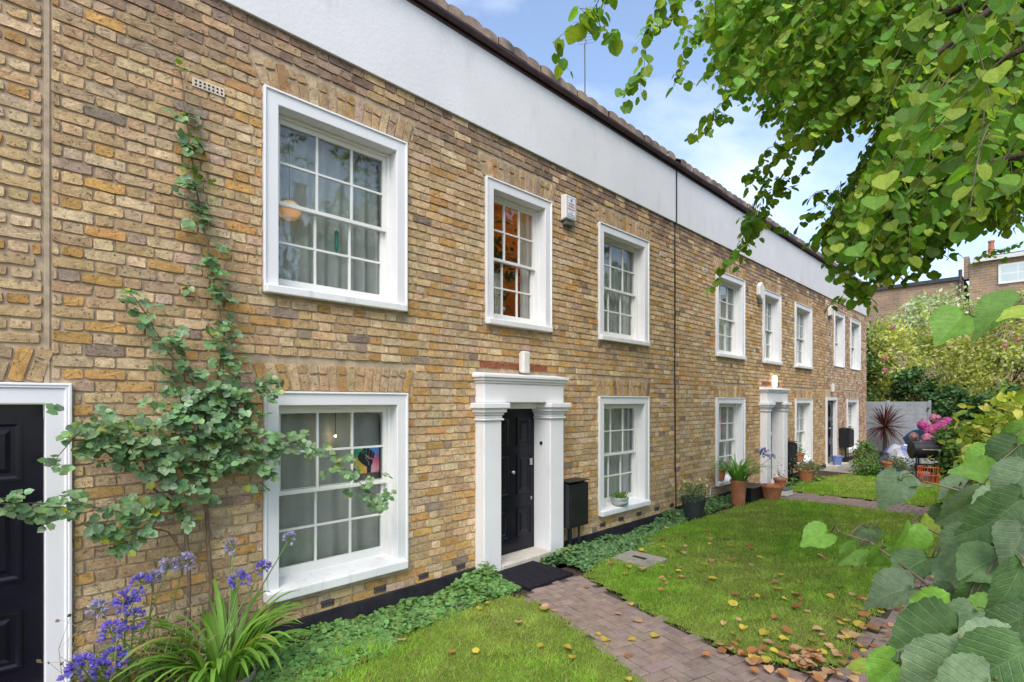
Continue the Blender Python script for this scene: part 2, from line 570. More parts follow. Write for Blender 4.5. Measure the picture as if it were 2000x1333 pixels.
class MB:
    def __init__(s):
        s.v, s.f = [], []

    def add(s, vs, fs):
        n = len(s.v)
        s.v += [tuple(q) for q in vs]
        s.f += [tuple(i + n for i in q) for q in fs]
        return s

    def box(s, x0, x1, y0, y1, z0, z1):
        return s.add([(x0, y0, z0), (x1, y0, z0), (x1, y1, z0), (x0, y1, z0), (x0, y0, z1), (x1, y0, z1), (x1, y1, z1), (x0, y1, z1)],
                     [(0, 3, 2, 1), (4, 5, 6, 7), (0, 1, 5, 4), (1, 2, 6, 5), (2, 3, 7, 6), (3, 0, 4, 7)])

    def quad(s, a, b, c, d):
        return s.add([a, b, c, d], [(0, 1, 2, 3)])

    def tube(s, pts, rad, n=6, cap=True):
        pts = [Vector(p) for p in pts]
        if isinstance(rad, (int, float)):
            rad = [rad] * len(pts)
        base = len(s.v)
        prev = None
        for i, p in enumerate(pts):
            t = (pts[min(i + 1, len(pts) - 1)] - pts[max(i - 1, 0)])
            t = t.normalized() if t.length > 1e-9 else Vector((0, 0, 1))
            a = prev if prev is not None else (Vector((0, 0, 1)) if abs(t.z) < 0.9 else Vector((1, 0, 0)))
            a = (a - t * a.dot(t))
            a = a.normalized() if a.length > 1e-6 else t.orthogonal().normalized()
            prev = a
            b = t.cross(a)
            for k in range(n):
                an = 2 * math.pi * k / n
                s.v.append(tuple(p + (a * math.cos(an) + b * math.sin(an)) * rad[i]))
        for i in range(len(pts) - 1):
            for k in range(n):
                k2 = (k + 1) % n
                s.f.append((base + i * n + k, base + i * n + k2, base + (i + 1) * n + k2, base + (i + 1) * n + k))
        if cap:
            s.f.append(tuple(base + k for k in reversed(range(n))))
            s.f.append(tuple(base + (len(pts) - 1) * n + k for k in range(n)))
        return s

    def lathe(s, prof, c, n=20):
        base = len(s.v)
        for (r, z) in prof:
            for k in range(n):
                an = 2 * math.pi * k / n
                s.v.append((c[0] + r * math.cos(an), c[1] + r * math.sin(an), c[2] + z))
        for i in range(len(prof) - 1):
            for k in range(n):
                k2 = (k + 1) % n
                s.f.append((base + i * n + k, base + i * n + k2, base + (i + 1) * n + k2, base + (i + 1) * n + k))
        return s

    def prism(s, poly, y0, y1):      # poly in (x, z), pushed along y
        n = len(poly)
        base = len(s.v)
        for y in (y0, y1):
            for (x, z) in poly:
                s.v.append((x, y, z))
        s.f.append(tuple(base + k for k in range(n)))
        s.f.append(tuple(base + n + k for k in reversed(range(n))))
        for k in range(n):
            k2 = (k + 1) % n
            s.f.append((base + k, base + n + k, base + n + k2, base + k2))
        return s

    def sweep(s, prof, x0, x1, zb, zt):          # three-sided surround: profile points (inset, y)
        base = len(s.v)
        for (a, y) in prof:
            for q in ((x0 + a, y, zb), (x0 + a, y, zt - a), (x1 - a, y, zt - a), (x1 - a, y, zb)):
                s.v.append(q)
        for i in range(len(prof) - 1):
            for k in range(3):
                s.f.append((base + i * 4 + k, base + i * 4 + k + 1, base + (i + 1) * 4 + k + 1, base + (i + 1) * 4 + k))
        return s

    def mesh(s, name):
        me = bpy.data.meshes.new(name)
        me.from_pydata(s.v, [], s.f)
        me.update()
        return me

    def build(s, name, mat, parent=None, bevel=0.0, smooth=False, world=None, seg=2):
        me = s.mesh(name)
        me.materials.append(MATS[mat])
        white_col(me)
        o = bpy.data.objects.new(name, me)
        if smooth:
            me.polygons.foreach_set('use_smooth', [True] * len(me.polygons))
        if bevel:
            b = o.modifiers.new('bevel', 'BEVEL')
            b.width = bevel
            b.segments = seg
            b.limit_method = 'ANGLE'
        return link(o, parent, world)


def fast_mesh(name, V, T, C=None, smooth=False):      # triangles only
    me = bpy.data.meshes.new(name)
    V = np.ascontiguousarray(V, np.float32)
    T = np.ascontiguousarray(T, np.int32)
    me.vertices.add(len(V))
    me.vertices.foreach_set('co', V.ravel())
    me.loops.add(T.size)
    me.loops.foreach_set('vertex_index', T.ravel())
    me.polygons.add(len(T))
    me.polygons.foreach_set('loop_start', np.arange(0, T.size, 3, dtype=np.int32))
    me.polygons.foreach_set('use_smooth', np.full(len(T), bool(smooth)))
    me.update(calc_edges=True)
    a = me.attributes.new('Col', 'FLOAT_COLOR', 'POINT')
    c4 = np.ones((len(V), 4), np.float32)
    if C is not None:
        c4[:, :3] = C
    a.data.foreach_set('color', c4.ravel())
    return me


def mesh_obj(name, me, mat, parent=None, world=None):
    me.materials.append(MATS[mat])
    return link(bpy.data.objects.new(name, me), parent, world)


def unit(a):
    return a / (np.linalg.norm(a, axis=-1, keepdims=True) + 1e-9)


def scatter(tv, tt, P, T, N, S, C, bend=None):
    """copies of a little template (tip along +Y, face +Z) at P, tip direction T, normal N, size S, colour C -> V, F, C"""
    tv = np.asarray(tv, float); tt = np.asarray(tt, int)
    T = unit(T); X = unit(np.cross(T, N)); N = np.cross(X, T)
    S = np.asarray(S, float)
    if S.ndim == 1:
        S = np.stack([S, S, S], 1)
    M, n = len(P), len(tv)
    V = (P[:, None, :] + X[:, None, :] * (tv[None, :, 0, None] * S[:, None, 0:1]) + T[:, None, :] * (tv[None, :, 1, None] * S[:, None, 1:2])
         + N[:, None, :] * (tv[None, :, 2, None] * S[:, None, 2:3]))
    Fi = tt[None] + (np.arange(M) * n)[:, None, None]
    CC = np.repeat(C[:, None, :], n, axis=1)
    return V.reshape(-1, 3), Fi.reshape(-1, 3), CC.reshape(-1, 3)


def rdir(n, zbias=0.0):
    v = rng.normal(size=(n, 3)); v[:, 2] += zbias
    return unit(v)


# leaf templates
L_SIMPLE = ([(0, 0, 0), (-.3, .42, .07), (.3, .42, .07), (0, .45, 0), (0, 1, -.06)], [(0, 3, 1), (0, 2, 3), (1, 3, 4), (3, 2, 4)])
L_LIME = ([(0, 0, 0), (0, .5, -.03), (0, 1.0, -.14), (-.30, -.09, .03), (-.54, .25, .07), (-.50, .58, .02), (-.26, .85, -.05),
           (.30, -.09, .03), (.54, .25, .07), (.50, .58, .02), (.26, .85, -.05)],
          [(0, 4, 3), (0, 1, 4), (1, 5, 4), (1, 6, 5), (1, 2, 6), (0, 7, 8), (0, 8, 1), (1, 8, 9), (1, 9, 10), (1, 10, 2)])
L_ROUND = ([(0, 0, 0), (-.45, .12, .06), (-.5, .55, .03), (0, .95, -.05), (.5, .55, .03), (.45, .12, .06), (0, .5, 0)],
           [(0, 6, 1), (1, 6, 2), (2, 6, 3), (3, 6, 4), (4, 6, 5), (5, 6, 0)])
L_BLADE = ([(-.5, 0, 0), (.5, 0, 0), (-.36, .55, .06), (.36, .55, .06), (0, 1, .25)], [(0, 1, 3), (0, 3, 2), (2, 3, 4)])
L_LONG = ([(0, 0, 0), (-.13, .3, .03), (.13, .3, .03), (0, .3, 0), (-.11, .7, 0), (.11, .7, 0), (0, .68, -.04), (0, 1.05, -.16)],
          [(0, 3, 1), (0, 2, 3), (1, 3, 6), (1, 6, 4), (3, 2, 5), (3, 5, 6), (4, 6, 7), (6, 5, 7)])


def leaf_colors(n, base, var=0.3, hue=0.12, alt=None, altp=0.0):
    base = np.array(base)
    c = np.repeat(base[None], n, 0) * (1 + rng.uniform(-var, var, (n, 1)))
    c *= 1 + rng.uniform(-hue, hue, (n, 3))
    if alt is not None:
        m = rng.random(n) < altp
        c[m] = np.array(alt) * (1 + rng.uniform(-var, var, (m.sum(), 1)))
    return np.clip(c, 0.002, 1)


# ------------------------------------------------------------------ ground, lawns, paths
BX0, BX1, BY = 0.30, 7.75, -0.55            # sunken planting bed at the foot of the main house wall


def bed_z(x, y):
    x = np.asarray(x, float); y = np.asarray(y, float)
    d = np.clip((y - BY) / 0.28, 0, 1) * np.clip((x - BX0) / 0.2, 0, 1) * np.clip((BX1 - x) / 0.4, 0, 1)
    return -0.115 * d


gm = MB()
for (x0, x1, y0, y1) in ((-60, 120, -60, BY), (-60, BX0, BY, 80), (BX1, 120, BY, 80), (BX0, BX1, .3, 80)):
    gm.quad((x0, y0, -.017), (x1, y0, -.017), (x1, y1, -.017), (x0, y1, -.017))
gxs = list(np.linspace(BX0, BX0 + .2, 4)) + list(np.linspace(BX0 + .4, BX1 - .5, 24)) + list(np.linspace(BX1 - .4, BX1, 5))
gys = list(np.linspace(BY, BY + .28, 6)) + [-.1, .3]
for i in range(len(gxs) - 1):
    for j in range(len(gys) - 1):
        gm.quad(*[(gxs[q], gys[w], -.017 + float(bed_z(gxs[q], gys[w]))) for q, w in ((i, j), (i + 1, j), (i + 1, j + 1), (i, j + 1))])
tag(gm.build('ground', 'soil'), kind='structure', label='dark bare soil of the front garden around the lawns')

PD = np.array([-0.27, -0.963]); PD /= np.linalg.norm(PD)      # direction of the door path
PATH_DOOR = [(3.70, -0.80), (4.46, -0.80), (4.40, -1.1), (4.06, -2.12), (3.88, -2.77), (3.95, -3.2), (3.2, -3.5), (2.9, -3.4), (2.75, -3.1), (3.05, -2.45), (3.34, -1.75), (3.62, -0.95)]
PATH_LONG = [(2.2, -3.5), (3.9, -3.17), (4.2, -3.42), (5.1, -3.36), (7.8, -3.5), (10.6, -3.35), (12.1, -3.3), (16.0, -3.35), (16.0, -4.35), (2.2, -4.55)]
PATH_SECOND = [(10.87, -0.2), (11.86, -0.2), (11.86, -3.32), (10.80, -3.36)]
LAWN_NEAR = [(0.1, -0.75), (1.4, -0.82), (2.2, -0.62), (2.95, -0.72), (3.5, -0.70), (3.62, -0.98), (3.36, -1.75), (3.07, -2.45), (2.75, -3.1), (1.2, -3.1), (0.1, -2.2)]
LAWN_MID = [(4.5, -0.95), (5.0, -0.75), (6.0, -0.52), (7.2, -0.5), (8.4, -0.55), (10.2, -0.62), (10.85, -0.75), (10.9, -2.2), (10.75, -3.3), (9, -3.42), (7.8, -3.47), (6.0, -3.38),
            (5.1, -3.32), (4.25, -3.38), (3.98, -3.14), (3.92, -2.76), (4.1, -2.1), (4.42, -1.15)]
LAWN_FAR = [(11.9, -0.55), (13.2, -0.5), (14.4, -0.4), (15.9, -1.1), (15.9, -2.0), (15.4, -2.95), (14.5, -3.25), (11.9, -3.25)]


def lawn_height(x, y):
    return 0.018 + 0.012 * np.sin(x * 2.3 + 1.0) * np.cos(y * 2.9) + 0.008 * np.sin(x * 6.1 + y * 4.3)


def make_lawn(poly, label, dens, name='lawn', blades=True):
    xs = [p[0] for p in poly]; ys = [p[1] for p in poly]
    # turf: a fine grid cut to the outline
    st = 0.08
    gx = np.arange(min(xs) - st, max(xs) + st, st); gy = np.arange(min(ys) - st, max(ys) + st, st)
    XX, YY = np.meshgrid(gx, gy, indexing='ij')
    ZZ = lawn_height(XX, YY) - 0.012
    cx, cy = XX[:-1, :-1] + st / 2, YY[:-1, :-1] + st / 2
    keep = in_poly(cx, cy, poly)
    ii, jj = np.nonzero(keep)
    nj = len(gy)
    a = ii * nj + jj; b = (ii + 1) * nj + jj; c = (ii + 1) * nj + jj + 1; d = ii * nj + jj + 1
    T = np.concatenate([np.stack([a, b, c], 1), np.stack([a, c, d], 1)])
    me = fast_mesh(name, np.stack([XX.ravel(), YY.ravel(), ZZ.ravel()], 1), T)
    lo = mesh_obj(name, me, 'turf')
    tag(lo, label, 'lawn', kind='structure')
    # blades, thicker near the camera
    area = 0
    n = int((max(xs) - min(xs)) * (max(ys) - min(ys)) * dens)
    P = np.stack([rng.uniform(min(xs), max(xs), n), rng.uniform(min(ys), max(ys), n)], 1)
    jit = rng.normal(0, 0.035, (n, 2))
    P = P[in_poly(P[:, 0] + jit[:, 0], P[:, 1] + jit[:, 1], poly)]
    dist = np.hypot(P[:, 0], P[:, 1] + DW)
    P = P[rng.random(len(P)) < np.clip(5.0 / dist, 0.2, 1)]
    n = len(P)
    dist = np.hypot(P[:, 0], P[:, 1] + DW)
    z = lawn_height(P[:, 0], P[:, 1]) - 0.015
    p3 = np.column_stack([P, z])
    patch = 0.5 + 0.5 * np.sin(P[:, 0] * 1.7 + np.sin(P[:, 1] * 2.1) * 1.3) * np.cos(P[:, 1] * 1.9 + 0.6 * P[:, 0])
    patch = np.clip(patch + rng.normal(0, 0.15, n), 0, 1)
    T3 = unit(np.column_stack([rng.normal(0, 0.75, (n, 2)), np.ones(n)]))
    N3 = unit(np.column_stack([rng.normal(0, 1, (n, 2)), np.full(n, 0.25)]))
    tuft = np.clip(np.sin(P[:, 0] * 9.1 + 2 * np.sin(P[:, 1] * 7.3)) * np.sin(P[:, 1] * 8.7 + P[:, 0] * 3.1), 0, 1)
    ln = rng.uniform(0.02, 0.06, n) * (0.7 + 0.5 * patch + 0.6 * tuft)
    wd = rng.uniform(0.0026, 0.0046, n) * np.clip(dist / 4.5, 1, 2.6)
    g1 = np.array([0.28, 0.50, 0.05]); g2 = np.array([0.41, 0.49, 0.11])
    col = g1[None] * patch[:, None] + g2[None] * (1 - patch[:, None])
    col = col * (1 + rng.uniform(-0.45, 0.4, (n, 1))) * (0.85 + 0.3 * tuft[:, None])
    dry = rng.random(n) < 0.06 + 0.10 * (1 - patch)
    col[dry] = np.array([0.42, 0.35, 0.14]) * (1 + rng.uniform(-0.3, 0.3, (dry.sum(), 1)))
    V, Tt, C = scatter(*L_BLADE, p3, T3, N3, np.stack([wd, ln, ln], 1), col)
    go = mesh_obj('grass', fast_mesh('grass', V, Tt, C), 'grass_blade')
    tag(go, label.replace('lawn', 'grass blades of the lawn', 1), 'grass', kind='stuff')


make_lawn(LAWN_NEAR, 'lawn between the first front window and the path to the pillared black door', 9500)
make_lawn(LAWN_MID, 'lawn between the two brick paths strewn with fallen leaves', 9000)
make_lawn(LAWN_FAR, 'small bright lawn beyond the second brick path', 9000)


def paver_mesh(variant):
    r = random.Random(variant)
    w, l, z0, z1, b = 0.0925, 0.1925, -0.05, 0.0, 0.005
    m = MB()
    def ring(x, y, z):
        return [(-x, -y, z), (x, -y, z), (x, y, z), (-x, y, z)]
    vs = ring(w / 2, l / 2, z0) + ring(w / 2, l / 2, z1 - b) + [(q[0] * (1 - 2 * b / w), q[1] * (1 - 2 * b / l), z1 + r.uniform(-.0012, .0012)) for q in ring(w / 2, l / 2, z1)]
    fs = [(8, 9, 10, 11)]
    for i in range(4):
        j = (i + 1) % 4
        fs += [(i, j, 4 + j, 4 + i), (4 + i, 4 + j, 8 + j, 8 + i)]
    m.add(vs, fs)
    return m


PAVERS = []
for q in range(5):
    me = paver_mesh(q).mesh('paver')
    me.materials.append(MATS['paver'])
    white_col(me)
    PAVERS.append(me)


def make_path(poly, ang, origin, label, nmax=300):
    base = MB()
    n = len(poly)
    base.add([(x, y, -0.011) for x, y in poly], [tuple(range(n))])
    root = base.build('brick_path', 'sand_joint')
    tag(root, label, 'path', kind='structure')
    ca, sa = math.cos(ang), math.sin(ang)
    cells = []
    u = 0.1
    for i in range(-80, 160):
        for j in range(-80, 160):
            # 90 degree herringbone on a grid of half-brick cells
            k = (i - j) % 4
            if k == 0:
                cx, cy, rot = (i + 1.0) * u, (j + 0.5) * u, math.pi / 2      # lies along x
            elif k == 2:
                cx, cy, rot = (i + 0.5) * u, (j + 0.0) * u, 0.0              # lies along y, covers rows j-1 and j
            else:
                continue
            x = origin[0] + cx * ca - cy * sa
            y = origin[1] + cx * sa + cy * ca
            cells.append((x, y, rot + ang))
    A = np.array(cells)
    A = A[in_poly(A[:, 0], A[:, 1], poly)]
    P3 = np.column_stack([A[:, 0], A[:, 1], np.zeros(len(A))])
    px, py, Z = proj_np(P3)
    vis = (px > -60) & (px < 2060) & (py < 1400) & (Z > 0.5)
    A, Z = A[vis], Z[vis]
    order = np.argsort(Z)
    rest = MB()
    rc = []
    for q, k in enumerate(order):
        x, y, rot = A[k]
        zz = 0.001 + random.uniform(-.003, .003)
        w = Matrix.Translation((x, y, zz)) @ Matrix.Rotation(rot + random.uniform(-.012, .012), 4, 'Z') @ Matrix.Rotation(random.uniform(-.012, .012), 4, 'X')
        g = random.uniform(0.9, 1.1)
        c = (0.25 * g, 0.185 * g * random.uniform(.95, 1.05), 0.155 * g * random.uniform(.93, 1.07))
        me = PAVERS[random.randrange(5)]
        if q < nmax:
            o = bpy.data.objects.new('paver', me)
            o.color = (*c, 1)
            link(o, root, w)
        else:
            vs = [w @ v.co for v in me.vertices]
            rest.add(vs, [tuple(p.vertices) for p in me.polygons])
            rc += [c] * len(vs)
    if rest.v:
        me = rest.mesh('paving')
        a = me.attributes.new('Col', 'FLOAT_COLOR', 'POINT')
        a.data.foreach_set('color', np.column_stack([np.array(rc), np.ones(len(rc))]).astype(np.float32).ravel())
        tag(mesh_obj('paving', me, 'paver', root), kind='stuff')


make_path(PATH_DOOR, math.atan2(PD[1], PD[0]) + math.pi / 2, (3.9, -0.8), 'herringbone brick path leading to the pillared black door')
make_path(PATH_SECOND, 0.0, (10.9, -0.2), 'herringbone brick path leading to the lit white porch')
make_path(PATH_LONG, 0.02, (2.2, -4.5), 'long herringbone brick path under the overhanging branches')

# ------------------------------------------------------------------ brickwork
NB = 12                              # corners of a brick's outline


def brick_shape(w, h, r, proud=0.0075):
    c = min(0.007, w * 0.18, h * 0.18)
    hw, hh = w / 2, h / 2
    out = [(-hw + c, -hh), (-hw * .33, -hh), (hw * .33, -hh), (hw - c, -hh), (hw, -hh + c), (hw, hh - c), (hw - c, hh), (hw * .33, hh), (-hw * .33, hh), (-hw + c, hh), (-hw, hh - c), (-hw, -hh + c)]
    A, B = [], []
    fy = -proud + r.uniform(-.0035, .0025)
    tx, tz = r.uniform(-.012, .012), r.uniform(-.03, .03)
    for (x, z) in out:
        x += r.uniform(-.004, .004); z += r.uniform(-.0042, .0035)
        A.append((x, 0.010, z))
        ins = r.uniform(.001, .005)
        x2 = x - math.copysign(min(ins, abs(x)), x) if abs(x) > hw * .8 else x
        z2 = z - math.copysign(min(ins * .8, abs(z)), z)
        B.append((x2, fy + r.uniform(-.001, .0016) + tx * x + tz * z, z2))
    return A + B


BT = []
for i in range(NB):
    j = (i + 1) % NB
    BT += [(i, j, NB + j), (i, NB + j, NB + i)]
for i in range(1, NB - 1):
    BT.append((NB, NB + i, NB + i + 1))
BT = np.array(BT)


def stock_colour(r, z, style='stock'):
    t = r.random()
    if style == 'far':
        pal = [((.62, .45, .30), .35), ((.68, .54, .38), .3), ((.52, .31, .22), .2), ((.40, .27, .21), .15)]
    else:
        pal = [((.60, .42, .235), .48), ((.67, .51, .315), .22), ((.58, .345, .13), .14), ((.54, .395, .255), .10), ((.57, .41, .30), .03), ((.32, .245, .19), .03)]
    acc = 0
    for c, p in pal:
        acc += p
        if t <= acc:
            break
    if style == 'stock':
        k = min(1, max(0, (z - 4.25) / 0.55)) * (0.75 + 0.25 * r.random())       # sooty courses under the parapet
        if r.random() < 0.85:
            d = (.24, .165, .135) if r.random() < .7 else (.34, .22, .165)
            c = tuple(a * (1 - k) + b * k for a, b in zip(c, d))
    g = r.uniform(.82, 1.18)
    return tuple(a * g * r.uniform(.96, 1.04) for a in c)


def wall_face(name, x0, x1, z0, z1, holes, parent, y=0.005):
    xs = sorted({x0, x1} | {min(max(q, x0), x1) for h in holes for q in h[:2]})
    zs = sorted({z0, z1} | {min(max(q, z0), z1) for h in holes for q in h[2:4]})
    m = MB()
    for i in range(len(xs) - 1):
        for j in range(len(zs) - 1):
            cx, cz = (xs[i] + xs[i + 1]) / 2, (zs[j] + zs[j + 1]) / 2
            if any(h[0] < cx < h[1] and h[2] < cz < h[3] for h in holes):
                continue
            m.quad((xs[i], y, zs[j]), (xs[i + 1], y, zs[j]), (xs[i + 1], y, zs[j + 1]), (xs[i], y, zs[j + 1]))
    return m.build(name, 'mortar', parent)


def brickwork(wall, x0, x1, z0, z1, holes, arches, seed, style='stock', course=0.0785, special=None, nmax=300, thick=0.010):
    r = random.Random(seed)
    items = []                       # cx, cz, w, h, angle, colour
    ex = [(a - .008, b + .008, c - .006, d + .006) for a, b, c, d in holes]
    arch_ex = []
    for (ax0, ax1, az, ah) in arches:            # flat arch of fanned soldiers
        n = max(6, int(round((ax1 - ax0) / 0.082)))
        sp = (ax1 - ax0) / n
        mid = (ax0 + ax1) / 2
        for i in range(n):
            cx = ax0 + sp * (i + .5)
            lean = (cx - mid) / (ax1 - ax0) * 0.62
            half = r.random() < .45
            parts = [(az + ah * .5, ah)] if not half else [(az + ah * .31, ah * .60), (az + ah * .81, ah * .36)]
            c0 = stock_colour(r, az + 0.0, style)
            for (zc, hh) in parts:
                off = math.tan(lean) * (zc - az)
                items.append((cx + off, zc + .003, sp - .010, hh - .010, -lean, tuple(a * .92 for a in c0)))
        arch_ex.append((ax0 - .01, ax1 + .01, az, az + ah + .004, math.tan(.31)))
    nrow = int((z1 - z0) / course)
    course = (z1 - z0) / nrow
    for i in range(nrow):
        za, zb = z0 + i * course, z0 + (i + 1) * course
        zc = (za + zb) / 2
        x = x0 - (0.169 if i % 2 else 0.0) - r.uniform(0, .02)
        k = 0
        while x < x1:
            w = (0.225 if k % 2 == 0 else 0.1125) + r.uniform(-.006, .006)
            segs = [(max(x, x0) + thick / 2, min(x + w, x1) - thick / 2)]
            x += w
            k += 1
            cut = [(a, b) for a, b, c, d in ex if c < zb - .004 and d > za + .004]
            for (a, b, c, d, tn) in arch_ex:
                if c < zb - .006 and d > za + .012:
                    g = max(0, zc - c) * tn
                    cut.append((a - g, b + g))
            for (ca, cb) in cut:
                ns = []
                for (sa, sb) in segs:
                    if cb <= sa or ca >= sb:
                        ns.append((sa, sb))
                    else:
                        if ca > sa: ns.append((sa, ca))
                        if cb < sb: ns.append((cb, sb))
                segs = ns
            for (sa, sb) in segs:
                if sb - sa < .022:
                    continue
                cxx = (sa + sb) / 2
                col = special(r, cxx, zc) if special else None
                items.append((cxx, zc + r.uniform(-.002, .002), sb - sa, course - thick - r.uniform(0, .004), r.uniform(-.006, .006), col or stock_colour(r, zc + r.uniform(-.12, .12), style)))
    P = np.array([(q[0], 0, q[1]) for q in items])
    px, py, Z = proj_np(P)
    inside = (px > -30) & (px < 2030) & (py > -30) & (py < 1360)
    area = np.array([q[2] * q[3] for q in items]) * (F / Z) ** 2 * np.abs(XV - px) / F * inside
    order = np.argsort(-area)
    cache = {}
    VV, FF, CC = [], [], []
    n = 0
    for q, idx in enumerate(order):
        cx, cz, w, h, an, col = items[idx]
        if q < nmax and area[idx] > 0:
            key = (round(w, 2), round(h, 2), r.randrange(9))
            if key not in cache:
                v = brick_shape(round(w / .002) * .002, h, r)
                me = fast_mesh('brick', np.array(v), BT)
                me.materials.append(MATS['brick'])
                cache[key] = me
            o = bpy.data.objects.new('brick', cache[key])
            o.color = (*col, 1)
            link(o, wall, Matrix.Translation((cx, 0, cz)) @ Matrix.Rotation(-an, 4, 'Y'))
        else:
            v = np.array(brick_shape(w, h, r))
            ca, sa = math.cos(an), math.sin(an)
            vx = v[:, 0] * ca - v[:, 2] * sa + cx
            vz = v[:, 0] * sa + v[:, 2] * ca + cz
            VV.append(np.column_stack([vx, v[:, 1], vz])); FF.append(BT + n * 2 * NB); CC.append(np.repeat([col], 2 * NB, 0))
            n += 1
    if VV:
        tag(mesh_obj('brickwork', fast_mesh('brickwork', np.concatenate(VV), np.concatenate(FF), np.concatenate(CC)), 'brick', wall), kind='stuff')


# ------------------------------------------------------------------ windows
PANE = {}


def pane_mesh(w, h):
    key = (round(w, 3), round(h, 3))
    if key not in PANE:
        me = MB().box(-w / 2, w / 2, -.0015, .0015, -h / 2, h / 2).mesh('pane')
        me.materials.append(MATS['glass'])
        PANE[key] = me
    return PANE[key]


BAND = 0.118
WPROF = [(0, .012), (0, -.034), (.016, -.036), (.022, -.022), (BAND - .004, -.022), (BAND, -.018), (BAND, .19)]


def window(house, x0, x1, zt, zb, sill_h=0.085, sill_out=0.075, cols=3, depth=0.0):
    """sash window: painted surround (the part), with sill, sashes and panes below it"""
    zs = zb + sill_h
    win = MB().sweep(WPROF, x0, x1, zb + .01, zt)
    win = win.build('window', 'white_paint', house, bevel=.003)
    sill = MB()
    sill.add([(x0 + .005, -sill_out, zb), (x1 - .035, -sill_out, zb), (x1 - .035, .2, zb), (x0 + .005, .2, zb),
              (x0 + .005, -sill_out, zs - .02), (x1 - .035, -sill_out, zs - .02), (x1 - .035, .2, zs + .02), (x0 + .005, .2, zs + .02)],
             [(0, 3, 2, 1), (4, 5, 6, 7), (0, 1, 5, 4), (1, 2, 6, 5), (2, 3, 7, 6), (3, 0, 4, 7)])
    sill.build('sill', 'sill_paint', win, bevel=.008)
    a0, a1, b0, b1 = x0 + BAND, x1 - BAND, zs, zt - BAND
    box = MB()
    fw = .028
    box.box(a0, a0 + fw, .10, .2, b0, b1).box(a1 - fw, a1, .10, .2, b0, b1).box(a0 + fw, a1 - fw, .10, .2, b1 - fw, b1)
    box.build('sash_box', 'sash_paint', win, bevel=.003)
    a0 += fw; a1 -= fw; b1 -= fw
    zm = (b0 + b1) / 2 + .01
    for (za, zb2, y, low) in ((zm - .02, b1, .125, False), (b0 + .005, zm + .02, .165, True)):
        st, bar = .038, .019
        rb = .085 if low else .032
        rt = .032 if low else .04
        m = MB()
        t = .036
        m.box(a0, a0 + st, y, y + t, za, zb2).box(a1 - st, a1, y, y + t, za, zb2)
        m.box(a0 + st, a1 - st, y + .001, y + t - .001, za, za + rb).box(a0 + st, a1 - st, y + .001, y + t - .001, zb2 - rt, zb2)
        gx0, gx1, gz0, gz1 = a0 + st, a1 - st, za + rb, zb2 - rt
        pw = (gx1 - gx0 - bar * (cols - 1)) / cols
        ph = (gz1 - gz0 - bar) / 2
        for i in range(1, cols):
            xx = gx0 + i * pw + (i - 1) * bar
            m.box(xx, xx + bar, y + .003, y + t - .006, gz0, gz1)
        m.box(gx0, gx1, y + .004, y + t - .007, gz0 + ph, gz0 + ph + bar)
        m.build('sash', 'sash_paint', win, bevel=.002)
        for i in range(cols):
            for j in range(2):
                cx = gx0 + pw / 2 + i * (pw + bar)
                cz = gz0 + ph / 2 + j * (ph + bar)
                o = bpy.data.objects.new('pane', pane_mesh(pw + .004, ph + .004))
                link(o, win, Matrix.Translation((cx, y + t * .5, cz)) @ Matrix.Rotation(random.uniform(-.006, .006), 4, 'Z') @ Matrix.Rotation(random.uniform(-.006, .006), 4, 'X'))
    return win


def curtain(x0, x1, z0, z1, label, y=0.27, folds=9, amp=.02, group=None, seed=0):
    r = random.Random(seed)
    n = int(folds * 8)
    m = MB()
    ph = r.uniform(0, 6)
    rows = 6
    for j in range(rows + 1):
        for i in range(n + 1):
            t = i / n
            a = amp * (math.sin(t * folds * 6.283 + ph + .25 * j * math.sin(ph + i * .1)) + .4 * math.sin(t * folds * 2.7 + ph * 2))
            m.v.append((x0 + (x1 - x0) * t, y + a * (.6 + .5 * (1 - j / rows)), z0 + (z1 - z0) * j / rows))
    for j in range(rows):
        for i in range(n):
            a = j * (n + 1) + i
            m.f.append((a, a + 1, a + n + 2, a + n + 1))
    o = m.build('curtain', 'curtain', smooth=True)
    return tag(o, label, 'curtain', group)


def air_brick(house, px, py, w, h, mat, rows=2, cols=7, name='air_brick'):
    c = wp(px, py)
    m = MB().box(c[0] - w / 2, c[0] + w / 2, -.016, .006, c[2] - h / 2, c[2] + h / 2)
    o = m.build(name, mat, house, bevel=.003)
    g = MB()
    for i in range(cols):
        for j in range(rows):
            x = c[0] - w / 2 + w * (i + .75) / (cols + .5)
            z = c[2] - h / 2 + h * (j + .75) / (rows + .5)
            s = min(w / cols, h / rows) * .22
            g.box(x - s, x + s, -.0175, -.012, z - s, z + s)
    g.build('vent_hole', 'hole_dark', o)


def room(house, x0, x1, z0, z1, mat='room_wall', depth=3.2):
    m = MB()
    y0, y1 = .012, depth
    m.quad((x0, y1, z0), (x1, y1, z0), (x1, y1, z1), (x0, y1, z1))
    m.quad((x0, y0, z0), (x0, y1, z0), (x0, y1, z1), (x0, y0, z1))
    m.quad((x1, y0, z0), (x1, y0, z1), (x1, y1, z1), (x1, y1, z0))
    m.quad((x0, y0, z0), (x1, y0, z0), (x1, y1, z0), (x0, y1, z0))
    m.quad((x0, y0, z1), (x0, y1, z1), (x1, y1, z1), (x1, y0, z1))
    m.build('room', mat, house)


